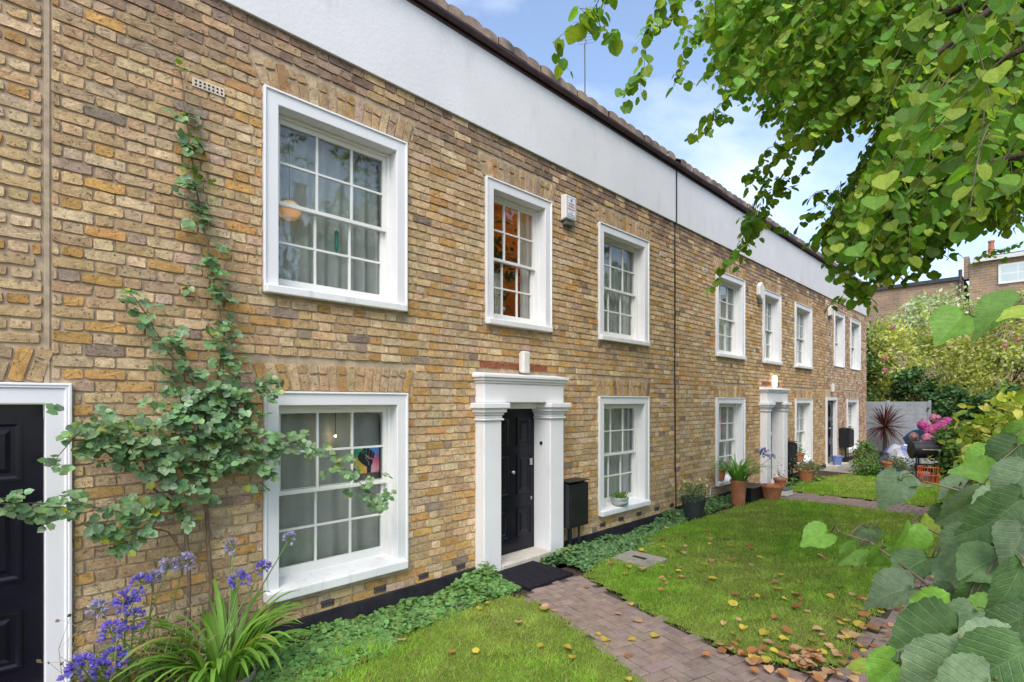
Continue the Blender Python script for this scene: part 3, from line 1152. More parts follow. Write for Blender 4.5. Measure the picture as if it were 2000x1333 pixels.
# ------------------------------------------------------------------ door and porch
def panel_door(house, x0, x1, y, z0, z1, lock=True, mat='door_black'):
    d = MB().box(x0, x1, y, y + .045, z0, z1).build('door', mat, house, bevel=.003)
    w, h = x1 - x0, z1 - z0
    st = w * .15
    for (za, zb) in ((.10, .30), (.40, .68), (.74, .94)):
        for i in range(2):
            xa = x0 + st + i * (w / 2 - st * .25)
            xb = xa + w / 2 - st * 1.3
            m = MB()
            prof = [(0, y - .001), (0, y - .014), (.014, y - .014), (.03, y - .002), (.05, y - .002), (.075, y - .012)]
            n0 = len(m.v)
            A, B = z0 + h * za, z0 + h * zb
            for (a, yy) in prof:
                m.v += [(xa + a, yy, A + a), (xb - a, yy, A + a), (xb - a, yy, B - a), (xa + a, yy, B - a)]
            for q in range(len(prof) - 1):
                for s in range(4):
                    s2 = (s + 1) % 4
                    m.f.append((q * 4 + s, q * 4 + s2, q * 4 + 4 + s2, q * 4 + 4 + s))
            e = (len(prof) - 1) * 4
            m.f.append((e, e + 1, e + 2, e + 3))
            m.build('panel', mat, d)
    if lock:
        for zf, s in ((.62, .028), (.36, .014)):
            MB().box(x1 - .075 - s * .8, x1 - .075 + s * .8, y - .022, y - .0015, z0 + h * zf - s * 1.5, z0 + h * zf + s * 1.5).build('lock', 'steel', d, bevel=.004)
        MB().tube([(x0 + w * .5, y - .003, z0 + h * .56), (x0 + w * .5, y - .05, z0 + h * .56)], [.012, .022], 10).build('door_knob', 'steel', d, smooth=True)
    return d


def porch(house, dx, y_door=.12):
    X0, X1, X2, X3 = 3.742 + dx, 4.003 + dx, 4.825 + dx, 5.083 + dx
    yf = -.15
    s = MB().box(X0, X3, yf, .03, 1.874, 2.09)
    s.box(X1 + .002, X2 - .002, .032, .2, 1.80, 2.05)
    s = s.build('door_surround', 'white_paint', house, bevel=.010, seg=3)
    cor = MB()
    for (za, zb, o) in ((2.0905, 2.118, .014), (2.1185, 2.15, .032), (2.1505, 2.187, .05)):
        cor.box(X0 - o, X3 + o, yf - o, .012, za, zb)
    cor.add([(X0 - .045, yf - .045, 2.1872), (X3 + .045, yf - .045, 2.1872), (X3 + .045, .01, 2.1872), (X0 - .045, .01, 2.1872), (X0 - .02, -.0, 2.215), (X3 + .02, -.0, 2.215)],
            [(0, 1, 5, 4), (1, 2, 5), (3, 0, 4), (2, 3, 4, 5)])
    cor.build('cornice', 'white_paint', s, bevel=.008, seg=3)
    for (a, b) in ((X0, X1), (X2, X3)):
        MB().box(a, b, yf + .001, .19, -.16, 1.675).build('pillar', 'white_paint', s, bevel=.012, seg=3)
        c = MB()
        for (za, zb, o) in ((1.6755, 1.70, .022), (1.7005, 1.735, .006), (1.7355, 1.765, .022), (1.7655, 1.81, .045), (1.8105, 1.8735, .07)):
            c.box(a - o, b + o, yf - o, .19, za, zb)
        c.build('capital', 'white_paint', s, bevel=.011, seg=3)
    MB().box(X1 + .002, X2 - .002, -.17, .2, -.16, .055).build('step', 'stone_step', house, bevel=.008)
    panel_door(house, X1 + .002, X2 - .002, y_door, .057, 1.80)
    return s


def fascia_roof(house, x0, x1, z0=4.925, z1=5.83, ends=False):
    MB().box(x0 + .003, x1 - .003, -.035, .25, z0, z1).build('parapet_band', 'render_white', house, bevel=.006)
    m = MB()
    n = 7
    pts = []
    for k in range(n + 1):
        an = math.pi + math.pi * k / n
        pts.append((math.cos(an) * .042, math.sin(an) * .042))
    for xx in (x0, x1):
        for (a, b) in pts:
            m.v.append((xx, -.082 + a, z1 + .05 + b))
    for k in range(n):
        m.f.append((k, k + 1, n + 2 + k, n + 1 + k))
    m.box(x0, x1, -.04, -.036, z1 - .03, z1 + .10)
    m.build('gutter', 'gutter_brown', house, smooth=False)
    rf = MB().add([(x0, -.05, z1 + .085), (x1, -.05, z1 + .085), (x1, 3.9, z1 + 2.3), (x0, 3.9, z1 + 2.3), (x1, 8, z1 - .1), (x0, 8, z1 - .1)],
                  [(0, 1, 2, 3), (3, 2, 4, 5)]).build('roof', 'tile_brown', house)
    k = 0
    tw = .235
    x = x0
    tm = MB()
    nn = 6
    for q in range(nn + 1):
        t = q / nn
        zz = .032 * abs(math.sin(t * math.pi)) ** .6 if 0 < t < 1 else 0
        for (yy, zb) in ((-.115, 0), (.35, .25)):
            tm.v.append((t * tw, yy, z1 + .135 + zz + zb)); tm.v.append((t * tw, yy, z1 + .060 + zb))
    for q in range(nn):
        a, b = q * 4, q * 4 + 4
        tm.f += [(a, b, b + 2, a + 2), (a + 1, a + 3, b + 3, b + 1), (a, a + 1, b + 1, b)]
    me = tm.mesh('roof_tile')
    me.materials.append(MATS['tile_brown'])
    while x + tw <= x1 + .01:
        o = bpy.data.objects.new('roof_tile', me)
        link(o, rf, Matrix.Translation((x, random.uniform(-.012, .012), random.uniform(-.006, .008))))
        x += tw


def plinth(house, spans, z=.062):
    m = MB()
    for a, b in spans:
        m.box(a, b, -.024, .004, -.2, z)
    m.build('plinth', 'plinth_black', house, bevel=.006)


def make_house(name, label, x0, x1, wins, doorhole, arches, seed, style='stock', special=None, zb=.062, extra_holes=(), roof=True, course=.0785, y_end=False):
    h = thing(name, label, 'house', (x0, 0, 0), 'terraced brick houses')
    holes = [(w[0] + .02, w[1] - .02, w[3] + .02, w[2] - .02) for w in wins] + list(doorhole) + list(extra_holes)
    wall = wall_face('wall', x0, x1, -.2, 5.0, holes, h)
    excl = [(w[0], w[1], w[3], w[2]) for w in wins] + list(doorhole) + list(extra_holes)
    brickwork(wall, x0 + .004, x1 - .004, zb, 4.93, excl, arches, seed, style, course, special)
    for w in wins:
        window(h, *w[:4], sill_h=w[4] if len(w) > 4 else .085, sill_out=w[5] if len(w) > 5 else .075, cols=w[6] if len(w) > 6 else 3)
    if roof:
        fascia_roof(h, x0, x1)
    return h


UT, UB, LT, LB = 4.42, 2.757, 1.97, .272
AH = .235


def arch_list(ws):
    return [(w[0] - .02, w[1] + .02, w[2], AH) for w in ws]


def red_course(cx0, cx1):
    def f(r, x, z):
        if cx0 < x < cx1 and 2.222 < z < 2.302:
            g = r.uniform(.8, 1.15)
            return (.30 * g, .105 * g, .055 * g)
        return None
    return f


# main house
W1 = [(1.506, 2.85, UT, UB), (3.884, 4.996, UT, UB), (6.009, 7.328, UT, UB), (1.51, 2.857, LT, LB, .10, .085), (6.009, 7.332, LT, LB, .09, .08)]
H1 = make_house('terraced_house', 'yellow brick house with a climbing rose and a fist poster in its window', .228, 8.172, W1,
                [(3.75, 5.07, -.06, 2.185)], arch_list(W1), 21, special=red_course(3.85, 5.0), extra_holes=[(-.2, .332, -.06, 2.0)])
porch(H1, 0)
plinth(H1, [(.34, 3.738), (5.087, 8.165)])
room(H1, .4, 3.3, 2.5, 4.9); room(H1, 3.32, 5.6, 2.5, 4.9, 'room_orange'); room(H1, 5.62, 8.1, 2.5, 4.9)
room(H1, .4, 3.3, -.05, 2.45); room(H1, 5.62, 8.1, -.05, 2.45)
for (px, py) in ((639, 1178), (742, 1150), (826, 1125), (899, 1106), (1176, 1025), (1212, 1014), (1247, 1004), (1282, 994), (1311, 987)):
    air_brick(H1, px, py, .12, .06, 'vent_dark', 1, 4)
air_brick(H1, 407, 173, .215, .065, 'vent_clay')
air_brick(H1, 1294, 498, .2, .065, 'vent_clay')
air_brick(H1, 1296, 788, .2, .065, 'vent_clay')
# second house
D2 = 8.272
W2 = [(9.77, 11.125, UT, UB), (12.155, 13.28, UT, UB), (14.31, 15.66, UT, UB), (9.77, 11.13, LT, LB, .09, .08), (14.33, 15.69, LT, LB, .09, .08)]
H2 = make_house('terraced_house', 'yellow brick house with a lit lamp over its white porch and potted plants', 8.178, 16.985, W2,
                [(3.75 + D2, 5.07 + D2, -.06, 2.185)], arch_list(W2), 33, special=red_course(12.1, 13.3))
porch(H2, D2)
plinth(H2, [(8.185, 3.738 + D2), (5.087 + D2, 16.975)], .10)
for (a, b) in ((8.3, 11.8), (11.82, 13.9), (13.92, 16.9)):
    room(H2, a, b, 2.5, 4.9)
room(H2, 8.3, 11.8, -.05, 2.45); room(H2, 13.92, 16.9, -.05, 2.45)
air_brick(H2, 1377, 529, .2, .065, 'vent_clay')
air_brick(H2, 1375, 788, .2, .065, 'vent_clay')
air_brick(H2, 1391, 960, .2, .2, 'vent_clay', 3, 3)
# third house
W3 = [(17.84, 18.98, 4.62, 2.96, .03, .02), (19.74, 21.06, 4.62, 2.96, .03, .02), (19.3, 20.72, 1.99, .25, .09, .07)]
H3 = make_house('terraced_house', 'end house of patchy pink and cream brick beside the grey fence', 16.99, 22.0, W3,
                [(17.02, 18.15, -.06, 2.03)], arch_list(W3[2:]) + [(17.0, 18.17, 2.03, .22)], 45, style='far')
plinth(H3, [(18.2, 21.99)], .12)
room(H3, 17.1, 21.9, 2.5, 4.9); room(H3, 18.3, 21.9, -.05, 2.45)
MB().sweep([(0, .01), (0, -.03), (.10, -.03), (.10, .12)], 17.02, 18.15, -.03, 2.03).build('door_surround', 'white_paint', H3, bevel=.004)
panel_door(H3, 17.125, 18.045, .07, .06, 1.925)
MB().box(16.98, 18.3, -.3, .1, -.03, .06).build('step', 'stone_step', H3, bevel=.01)
MB().add([(22.0, 0, -.06), (22.0, 8, -.06), (22.0, 8, 5.9), (22.0, 4, 8.0), (22.0, 0, 5.9)], [(0, 1, 2, 3, 4)]).build('end_wall', 'far_brick', H3)
# house with the left black door
H0 = thing('terraced_house', 'brick house with a plain white door frame and black panelled door', 'house', (-1.6, 0, 0), 'terraced brick houses')
h0_holes = [(-1.15, .332, -.06, 2.0)]
wl0 = wall_face('wall', -3.2, .228, -.06, 5.0, h0_holes, H0)
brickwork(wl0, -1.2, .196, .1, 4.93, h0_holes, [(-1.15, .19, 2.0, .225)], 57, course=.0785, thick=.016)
MB().box(.199, .226, -.005, .002, 2.0, 4.92).build('mortar_strip', 'mortar', H0, bevel=.002)
MB().sweep([(0, .012), (0, -.036), (.014, -.038), (.02, -.030), (.028, -.034), (.036, -.022), (.126, -.022), (.13, -.018), (.13, .1)], -1.15, .332, -.04, 2.0).build('door_surround', 'white_paint', H0, bevel=.003)
panel_door(H0, -1.02, .2, .075, .05, 1.868, lock=False)
MB().box(-1.1, .2, -.1, .1, -.04, .049).build('step', 'stone_step', H0, bevel=.01)
room(H0, -3.1, .2, 2.5, 4.9)

# ------------------------------------------------------------------ things fixed to the fronts
def tagged(o, label, cat, group=None, kind=None):
    return tag(o, label, cat, group, kind)


c = MB()
c.tube([(8.176, -.012, 4.93), (8.18, -.014, 3.6), (8.17, -.014, 2.4), (8.183, -.016, 1.5), (8.178, -.018, .85), (8.19, -.02, .5), (8.185, -.028, .1)], .011, 6)
c.tube([(8.175, -.046, 5.82), (8.176, -.046, 5.3), (8.176, -.044, 4.93), (8.176, -.014, 4.90)], .011, 6)
tagged(c.build('cable', 'cable_black'), 'thin black cable running down the wall between two brick houses', 'cable')


def meter_box(x0, x1, y0, z0, z1, label, legs=True):
    t = thing('meter_box', label, 'meter box', ((x0 + x1) / 2, y0 / 2, 0), 'black meter boxes')
    b = MB()
    b.add([(x0, y0, z0), (x1, y0, z0), (x1, -.012, z0), (x0, -.012, z0), (x0, y0, z1 - .03), (x1, y0, z1 - .03), (x1, -.012, z1), (x0, -.012, z1)],
          [(0, 3, 2, 1), (4, 5, 6, 7), (0, 1, 5, 4), (1, 2, 6, 5), (2, 3, 7, 6), (3, 0, 4, 7)])
    b.build('cabinet', 'box_black', t, bevel=.008)
    MB().box(x0 + .02, x1 - .02, y0 - .012, y0 - .001, z0 + .03, z1 - .06).build('door', 'box_black', t, bevel=.005)
    MB().box(x0 - .006, x1 + .006, y0 - .02, -.012, z1 + .0005, z1 + .012).build('lid', 'box_black', t, bevel=.004)
    if legs:
        MB().tube([((x0 + x1) / 2 - .05, y0 * .5, -.14), ((x0 + x1) / 2 - .05, y0 * .5, z0 + .01)], .03, 10).build('pipe', 'box_black', t)
        MB().tube([((x0 + x1) / 2 + .11, y0 * .6, -.14), ((x0 + x1) / 2 + .11, y0 * .6, z0 + .01)], .016, 8).build('pipe', 'box_black', t)
    return t


meter_box(5.10, 5.50, -.22, .285, .865, 'black meter box on a pipe beside the pillared black door')
meter_box(5.12 + D2, 5.52 + D2, -.22, .30, .92, 'black meter box beside the lit white porch')
meter_box(18.35, 18.95, -.28, .5, 1.07, 'black meter box on legs beside the end house door')
air_l = wp(1096, 405)


def alarm(cx, zc, label, marks=True, shape='box'):
    t = thing('alarm_box', label, 'alarm', (cx, 0, zc), 'alarm boxes on the fronts')
    if shape == 'hex':
        poly = [(cx + .17 * math.cos(a), zc + .2 * math.sin(a)) for a in [math.pi / 6 + k * math.pi / 3 for k in range(6)]]
        MB().prism(poly, -.10, -.012).build('cover', 'cream_plastic', t, bevel=.02, seg=3)
        MB().box(cx - .05, cx + .05, -.08, -.012, zc - .27, zc - .2).build('siren', 'grey_plastic', t, bevel=.01)
        return
    w, h = .12, .165
    m = MB()
    m.add([(cx - w, -.012, zc - h), (cx + w, -.012, zc - h), (cx + w, -.012, zc + h), (cx - w, -.012, zc + h),
           (cx - w * .92, -.095, zc - h * .86), (cx + w * .92, -.095, zc - h * .86), (cx + w * .92, -.095, zc + h * .97), (cx - w * .92, -.095, zc + h * .97)],
          [(0, 3, 7, 4), (1, 5, 6, 2), (3, 2, 6, 7), (4, 7, 6, 5), (0, 1, 2, 3), (0, 4, 5, 1)])
    cov = m.build('cover', 'cream_plastic', t, bevel=.012, seg=3)
    MB().box(cx - w * .7, cx + w * .7, -.075, -.012, zc - h - .055, zc - h - .003).build('siren', 'grey_plastic', t, bevel=.012)
    if marks:
        y = -.0965
        pl = MB().box(cx - .085, cx + .085, y - .001, y, zc - .115, zc + .135).build('notice', 'label_white', cov)
        b = MB()
        fr = .004
        b.box(cx - .085, cx + .085, y - .002, y - .001, zc + .131, zc + .135).box(cx - .085, cx + .085, y - .002, y - .001, zc - .115, zc - .111)
        b.box(cx - .085, cx - .081, y - .002, y - .001, zc - .11, zc + .13).box(cx + .081, cx + .085, y - .002, y - .001, zc - .11, zc + .13)
        b.prism([(cx + .018 * math.cos(k * .785), zc + .1 + .018 * math.sin(k * .785)) for k in range(8)], y - .002, y - .001)
        for (zz, n, s) in ((zc - .062, 3, .007), (zc - .088, 8, .008)):
            for k in range(n):
                b.box(cx + (k - n / 2) * .017, cx + (k - n / 2) * .017 + .012, y - .002, y - .001, zz - s, zz + s * random.uniform(.4, 1))
        b.build('blue_print', 'ink_blue', cov)
        rd = MB()
        for (zz, n) in ((zc + .052, 7), (zc + .018, 8), (zc - .018, 9)):
            for k in range(n):
                rd.box(cx + (k - n / 2) * .0165, cx + (k - n / 2) * .0165 + .012, y - .002, y - .001, zz - .011, zz + random.uniform(.004, .012))
        rd.build('red_print', 'ink_red', cov)


alarm(5.30, 4.40, 'white alarm box with red and blue lettering between two upper windows')
ca = wp(1480, 570)
alarm(ca[0], ca[2], 'six sided white alarm box beside an upper window', shape='hex', marks=False)
ca = wp(1618, 608)
alarm(ca[0], ca[2], 'plain white alarm box above the end house door', marks=False)


def wall_lamp(cx, zc, label, lit, h=.13, w=.055):
    t = thing('wall_lamp', label, 'lamp', (cx, -.03, zc - h), 'lamps over the doors')
    MB().box(cx - w * .8, cx + w * .8, -.03, -.012, zc - h * .85, zc + h * .85).build('back_plate', 'cream_plastic', t, bevel=.004)
    MB().box(cx - w, cx + w, -.105, -.031, zc - h, zc + h).build('shade', 'lamp_lit' if lit else 'cream_plastic', t, bevel=.018, seg=4)


wall_lamp(4.46, 2.355, 'unlit white wall lamp standing over the pillared black door', False)
wall_lamp(4.46 + D2, 2.36, 'glowing wall lamp over the white porch', True)
cl = wp(1622, 757)
wall_lamp(cl[0], 2.3, 'small grey wall lamp over the end house door', False, .12)
MB_ = MB().tube([(4.825, .0, 1.37), (4.815, .0, 1.37)], .022, 14)
tagged(MB_.build('doorbell', 'hole_dark'), 'round black doorbell on the inner side of the white pillar', 'doorbell')
# door mat
tm = MB().box(3.78, 4.47, -.80, -.19, -.135, .022)
tagged(tm.build('doormat', 'mat_rubber', bevel=.006), 'black coir doormat in front of the pillared black door', 'doormat')
# drain cover and slate by the plants
dc = thing('drain_cover', 'square concrete drain cover with a slot in the lawn', 'drain cover', (5.38, -1.06, 0))
a, b, cc_, d_ = gp(1210, 1095), gp(1245, 1083), gp(1297, 1103), gp(1258, 1113)
pts = [(a[0], a[1]), (b[0], b[1]), (cc_[0], cc_[1]), (d_[0], d_[1])]
pts = [(5.17, -.80), (5.60, -.80), (5.60, -1.30), (5.17, -1.30)]
MB().add([(x, y, z) for z in (-.03, .045) for x, y in pts], [(0, 1, 2, 3), (7, 6, 5, 4), (0, 4, 5, 1), (1, 5, 6, 2), (2, 6, 7, 3), (3, 7, 4, 0)]).build('slab', 'concrete', dc, bevel=.006)
MB().box(5.36, 5.42, -1.14, -.96, .0455, .048).build('slot', 'hole_dark', dc)
tagged(MB().box(2.82, 3.14, -.68, -.42, -.1, .035).build('slate_slab', 'slate', bevel=.006), 'dark slate slab lying among the ground cover below the wall', 'slab')

# aerial on the roof
an = thing('aerial', 'thin television aerial on a pole above the roof', 'aerial', wp(1143, 200, -1.6))
ab, at_ = wp(1143, 215, -1.6), wp(1142, 85, -1.6)
MB().tube([(ab[0], ab[1], ab[2] - .6), at_], .012, 6).build('pole', 'grey_plastic', an)
am = MB()
am.tube([(at_[0] + .05, at_[1], at_[2] + .02), (at_[0] - .55, at_[1] - .35, at_[2] - .05)], .006, 5)
for k in range(8):
    t = k / 7
    p = Vector((at_[0] + .05 - .6 * t, at_[1] - .35 * t, at_[2] + .02 - .07 * t))
    am.tube([p + Vector((-.08, .13, 0)), p + Vector((.08, -.13, 0))], .003, 4)
am.build('antenna', 'grey_plastic', an)

# ------------------------------------------------------------------ behind the glass
NETS = [
    (H1, 1.64, 2.72, 2.80, 4.35, 'grey net curtain in the upper window above the fist poster', 8, .30, 1),
    (H1, 1.64, 2.72, .33, 1.90, 'white net curtain behind the fist poster', 5, .36, 2),
    (H1, 6.13, 7.21, 2.80, 4.35, 'grey net curtain in the upper window beside the alarm box with lettering', 12, .28, 3),
    (H1, 6.13, 7.21, .33, 1.90, 'gathered white curtain behind the little tin planter', 12, .28, 4),
    (H2, 9.89, 11.01, 2.80, 4.35, 'curtain in the upper window beside the six sided alarm box', 10, .28, 5),
    (H2, 12.27, 13.17, 2.80, 4.35, 'curtain in the narrow upper window over the lit porch', 8, .28, 6),
    (H2, 14.42, 15.54, 2.80, 4.35, 'curtain in the upper window between the lit porch and the end house', 10, .28, 7),
    (H2, 9.89, 11.01, .33, 1.90, 'white curtain behind the pot with a pink flower', 10, .28, 8),
    (H2, 14.44, 15.56, .33, 1.90, 'white curtain behind the window by the second black meter box', 10, .28, 9),
]
for (hh, a, b, z0, z1, lab, fo, yy, sd) in NETS:
    curtain(a - .03, b + .03, z0, z1, lab, y=yy, folds=fo, amp=.03 if sd in (1, 2) else .028, seed=sd, group='curtains in the front windows')
curtain(4.72, 4.95, 2.80, 4.35, 'pinkish drawn back curtain beside the houseplant', y=.27, folds=4, amp=.02, seed=12, group='curtains in the front windows')


def pendant(px, py, back, r, label, mat='lamp_warm'):
    p = wp(px, py, -back)
    t = thing('pendant_lamp', label, 'lamp', (p[0], p[1], p[2] - r), 'lamps hanging indoors')
    prof = [(r * math.sin(a), -r * math.cos(a)) for a in [math.pi * k / 12 for k in range(13)]]
    MB().lathe([(max(q[0], .004), q[1] * .85) for q in prof], p, 20).build('shade', mat, t, smooth=True)
    MB().tube([(p[0], p[1], p[2] + r * .84), (p[0], p[1], p[2] + r + .5)], .004, 5).build('flex', 'grey_plastic', t)


def ceiling_lamp(p, r, label):
    t = thing('pendant_lamp', label, 'lamp', (p[0], p[1], p[2] - r), 'lamps hanging indoors')
    MB().lathe([(max(.004, r * math.sin(math.pi * k / 10)), -r * math.cos(math.pi * k / 10)) for k in range(11)], p, 14).build('shade', 'lamp_bulb', t, smooth=True)
    MB().tube([(p[0], p[1], p[2] + r * .98), (p[0], p[1], 4.895)], .005, 5).build('flex', 'grey_plastic', t)


ceiling_lamp((4.35, 1.1, 4.45), .07, 'lamp lighting the orange room behind the narrow upper window')
pendant(565, 412, .24, .10, 'round glowing lamp shade inside the upper window above the fist poster')
pendant(655, 852, .255, .009, 'tiny bright bulb inside the window with the fist poster', 'lamp_bulb')

g = wp(657, 470, -.245)
tagged(MB().lathe([(.002, -.115), (.016, -.085), (.018, 0), (.018, .075), (.002, .10)], (g[0], .245, g[2]), 8).build('glass_pendant', 'crystal_green'), 'green crystal hanging in the upper window', 'ornament')

# poster
pa, pb = wp(694, 866, -.215), wp(742, 918, -.215)
pw = .265
pcx, pcz = (pa[0] + pb[0]) / 2 - .01, (pa[2] + pb[2]) / 2 - .025
po = thing('poster', 'square poster of a black raised fist on bright colours', 'poster', (pcx, .22, pcz - pw / 2))
MB().box(pcx - pw / 2, pcx + pw / 2, .214, .217, pcz - pw / 2, pcz + pw / 2).build('sheet', 'poster_print', po)
FI = {'fist': [(.12, .62), (.20, .78), (.34, .76), (.46, .60), (.58, .50), (.72, .50), (.74, .38), (.66, .24), (.66, .01), (.50, .01), (.50, .22), (.30, .36), (.16, .50)],
      'finger': [(.33, .84), (.38, .98), (.47, .95), (.45, .78)],
      'finger2': [(.47, .78), (.50, .93), (.60, .88), (.56, .62), (.50, .66)],
      'finger3': [(.58, .62), (.62, .87), (.71, .80), (.67, .55), (.61, .56)],
      'finger4': [(.69, .55), (.73, .79), (.81, .71), (.77, .53), (.73, .52)],
      'thumb': [(.22, .80), (.32, .82), (.45, .76), (.48, .70), (.44, .65), (.36, .77)]}
for nm, pl in FI.items():
    MB().prism([(pcx - pw / 2 + u * pw, pcz - pw / 2 + v * pw) for u, v in pl], .2125 if nm == 'fist' else .2115, .2135).build('finger' if nm != 'fist' else 'fist', 'poster_black', po)
for (u0, v0, u1, v1) in ((.42, .58, .56, .40), (.56, .40, .58, .28)):
    MB().tube([(pcx - pw / 2 + u0 * pw, .2115, pcz - pw / 2 + v0 * pw), (pcx - pw / 2 + u1 * pw, .2115, pcz - pw / 2 + v1 * pw)], .0018, 5).build('drawn_line', 'poster_line', po)


# ------------------------------------------------------------------ pots and plants
def leaf_cloud(P, size, base, mat, tmpl=L_SIMPLE, var=.3, hue=.12, alt=None, altp=0.0, droop=.3, N=None, T=None, aspect=1.0, name='foliage', parent=None, kind=None):
    n = len(P)
    if N is None:
        N = rdir(n, 1.0)
    if T is None:
        T = rdir(n, -droop)
    S = size * rng.uniform(.65, 1.25, n)
    S3 = np.stack([S * aspect, S, S], 1)
    V, Tt, C = scatter(*tmpl, P, T, N, S3, leaf_colors(n, base, var, hue, alt, altp))
    o = mesh_obj(name, fast_mesh(name, V, Tt, C), mat, parent)
    if kind:
        tag(o, kind=kind)
    return o


def pot_profile(r0, r1, h, rim=.012, rh=.03):
    return [(.001, 0), (r0, 0), (r1 - .004, h - rh), (r1 + rim, h - rh), (r1 + rim, h), (r1 - .006, h), (r1 - .012, h - .03), (.001, h - .03)]


def pot(parent, c, r0, r1, h, mat='terracotta', rim=.012):
    return MB().lathe(pot_profile(r0, r1, h, rim, min(.035, h * .2)), c, 22).build('pot', mat, parent, smooth=False)


def ribbon(length, width, arch, droop, n=9, r=random):
    """strap leaf rising from the origin and arching over along +X"""
    m = []
    x = z = 0.0
    an = arch
    st = length / n
    pts = []
    for i in range(n + 1):
        t = i / n
        pts.append((x, z))
        x += math.cos(an) * st
        z += math.sin(an) * st
        an -= droop / n * (0.35 + 1.3 * t)
    V, Fc = [], []
    for i, (x, z) in enumerate(pts):
        t = i / n
        w = width * (0.55 + 0.6 * min(t * 4, 1) * (1 - max(0, t - .55) / .45)) * .5
        if i == n:
            w = .0008
        V += [(x, -w, z), (x + .0, 0, z - w * .45), (x, w, z)]
    for i in range(n):
        for k in (0, 1):
            a = i * 3 + k
            b = a + 3
            Fc += [(a, b, b + 1), (a, b + 1, a + 1)]
    return np.array(V), np.array(Fc)


def ribbons_mesh(nvar, lrange, wrange, arange, drange, name='leaf', mat='leaf'):
    out = []
    for q in range(nvar):
        V, T = ribbon(rng.uniform(*lrange), rng.uniform(*wrange), R(rng.uniform(*arange)), R(rng.uniform(*drange)))
        me = fast_mesh(name, V, T, None, smooth=True)
        me.materials.append(MATS[mat])
        out.append(me)
    return out


def umbel(parent, root, top, r, col, n=26, spent=.3, bend=.05):
    root, top = Vector(root), Vector(top)
    mid = (root + top) / 2 + Vector((random.uniform(-bend, bend), random.uniform(-bend, bend), 0))
    q1 = root.lerp(mid, .5) + Vector((0, 0, .02)); q2 = mid.lerp(top, .5)
    MB().tube([root, q1, mid, q2, top], [.006, .0055, .005, .0045, .004], 6).build('stalk', 'stem_green', parent, smooth=True)
    D = rdir(n, .55)
    hm = MB()
    for d in D:
        hm.tube([top, top + Vector(d) * r * .6], .0014, 3, cap=False)
    hm.build('pedicel', 'stem_green', parent)
    # six petals per floret
    P, T, N, S = [], [], [], []
    for d in D:
        d = Vector(d)
        o = top + d * r * .55
        a = d.orthogonal().normalized(); b = d.cross(a)
        wide = random.uniform(.25, .75)
        for k in range(6):
            an = k * math.pi / 3
            side = a * math.cos(an) + b * math.sin(an)
            P.append(o); T.append(d + side * wide); N.append(side - d * wide * .3); S.append(r * random.uniform(.42, .58))
    P, T, N, S = map(np.array, (P, T, N, S))
    cols = leaf_colors(len(P), col, .25, .1, (.42, .38, .36), spent)
    V, Tt, C = scatter(*L_LONG, P, T, N, np.stack([S * 1.5, S, S], 1), cols)
    tag(mesh_obj('flower_head', fast_mesh('flower_head', V, Tt, C), 'petal', parent), kind='stuff')


AGA = ribbons_mesh(12, (.38, .62), (.020, .030), (58, 84), (70, 150))


def strap_plant(t, base, n, col, scale=1.0, spread=.10, meshes=AGA):
    for k in range(n):
        a = random.uniform(0, 2 * math.pi)
        rr = spread * math.sqrt(random.random())
        o = bpy.data.objects.new('leaf', random.choice(meshes))
        g = random.uniform(.7, 1.3)
        c = col if random.random() > .06 else (.34, .28, .09)
        o.color = (c[0] * g, c[1] * g, c[2] * g, 1)
        s = scale * random.uniform(.75, 1.15)
        w = Matrix.Translation((base[0] + rr * math.cos(a), base[1] + rr * math.sin(a), base[2])) @ Matrix.Rotation(a + random.uniform(-.5, .5), 4, 'Z') @ Matrix.Scale(s, 4)
        link(o, t, w)


LILAC, VIOLET = (.42, .39, .62), (.23, .18, .60)
# big clump under the first window
ag = thing('agapanthus', 'clump of arching green strap leaves below the fist poster window with violet flowers', 'plant', (1.06, -.56, 0))
MB().lathe(pot_profile(.15, .19, .20), (1.06, -.56, -.13), 22).build('pot', 'concrete', ag)
strap_plant(ag, (1.06, -.56, .02), 120, (.17, .32, .05), 1.3, .15)
for (px, py, off, rr, col, sp) in ((455, 1068, .35, .06, LILAC, .5), (468, 1135, .50, .075, VIOLET, .1), (515, 1110, .45, .06, VIOLET, .1), (566, 1052, .28, .055, LILAC, .35)):
    umbel(ag, (1.06 + random.uniform(-.06, .06), -.56 + random.uniform(-.06, .06), .22), wp(px, py, off), rr, col, spent=sp)
ag2 = thing('agapanthus', 'violet flowered plant beside the white door frame of the plain black door', 'plant', (.62, -.45, 0))
strap_plant(ag2, (.62, -.42, 0), 40, (.15, .25, .06), .85, .12)
for (px, py, off, rr, col, sp) in ((362, 1098, .35, .065, LILAC, .45), (330, 1105, .4, .06, LILAC, .3), (275, 1140, .45, .065, VIOLET, .15), (245, 1175, .55, .075, VIOLET, .05), (262, 1210, .5, .07, VIOLET, .2), (215, 1235, .6, .07, VIOLET, .1),
                                   (225, 1285, .6, .07, VIOLET, .1), (160, 1305, .7, .075, VIOLET, .05), (200, 1310, .65, .06, VIOLET, .1), (300, 1130, .38, .055, LILAC, .5), (190, 1190, .42, .06, LILAC, .5), (140, 1325, .66, .06, VIOLET, .1)):
    umbel(ag2, (.62 + random.uniform(-.12, .12), -.42 + random.uniform(-.1, .1), .02), wp(px, py, off), rr, col, spent=sp)
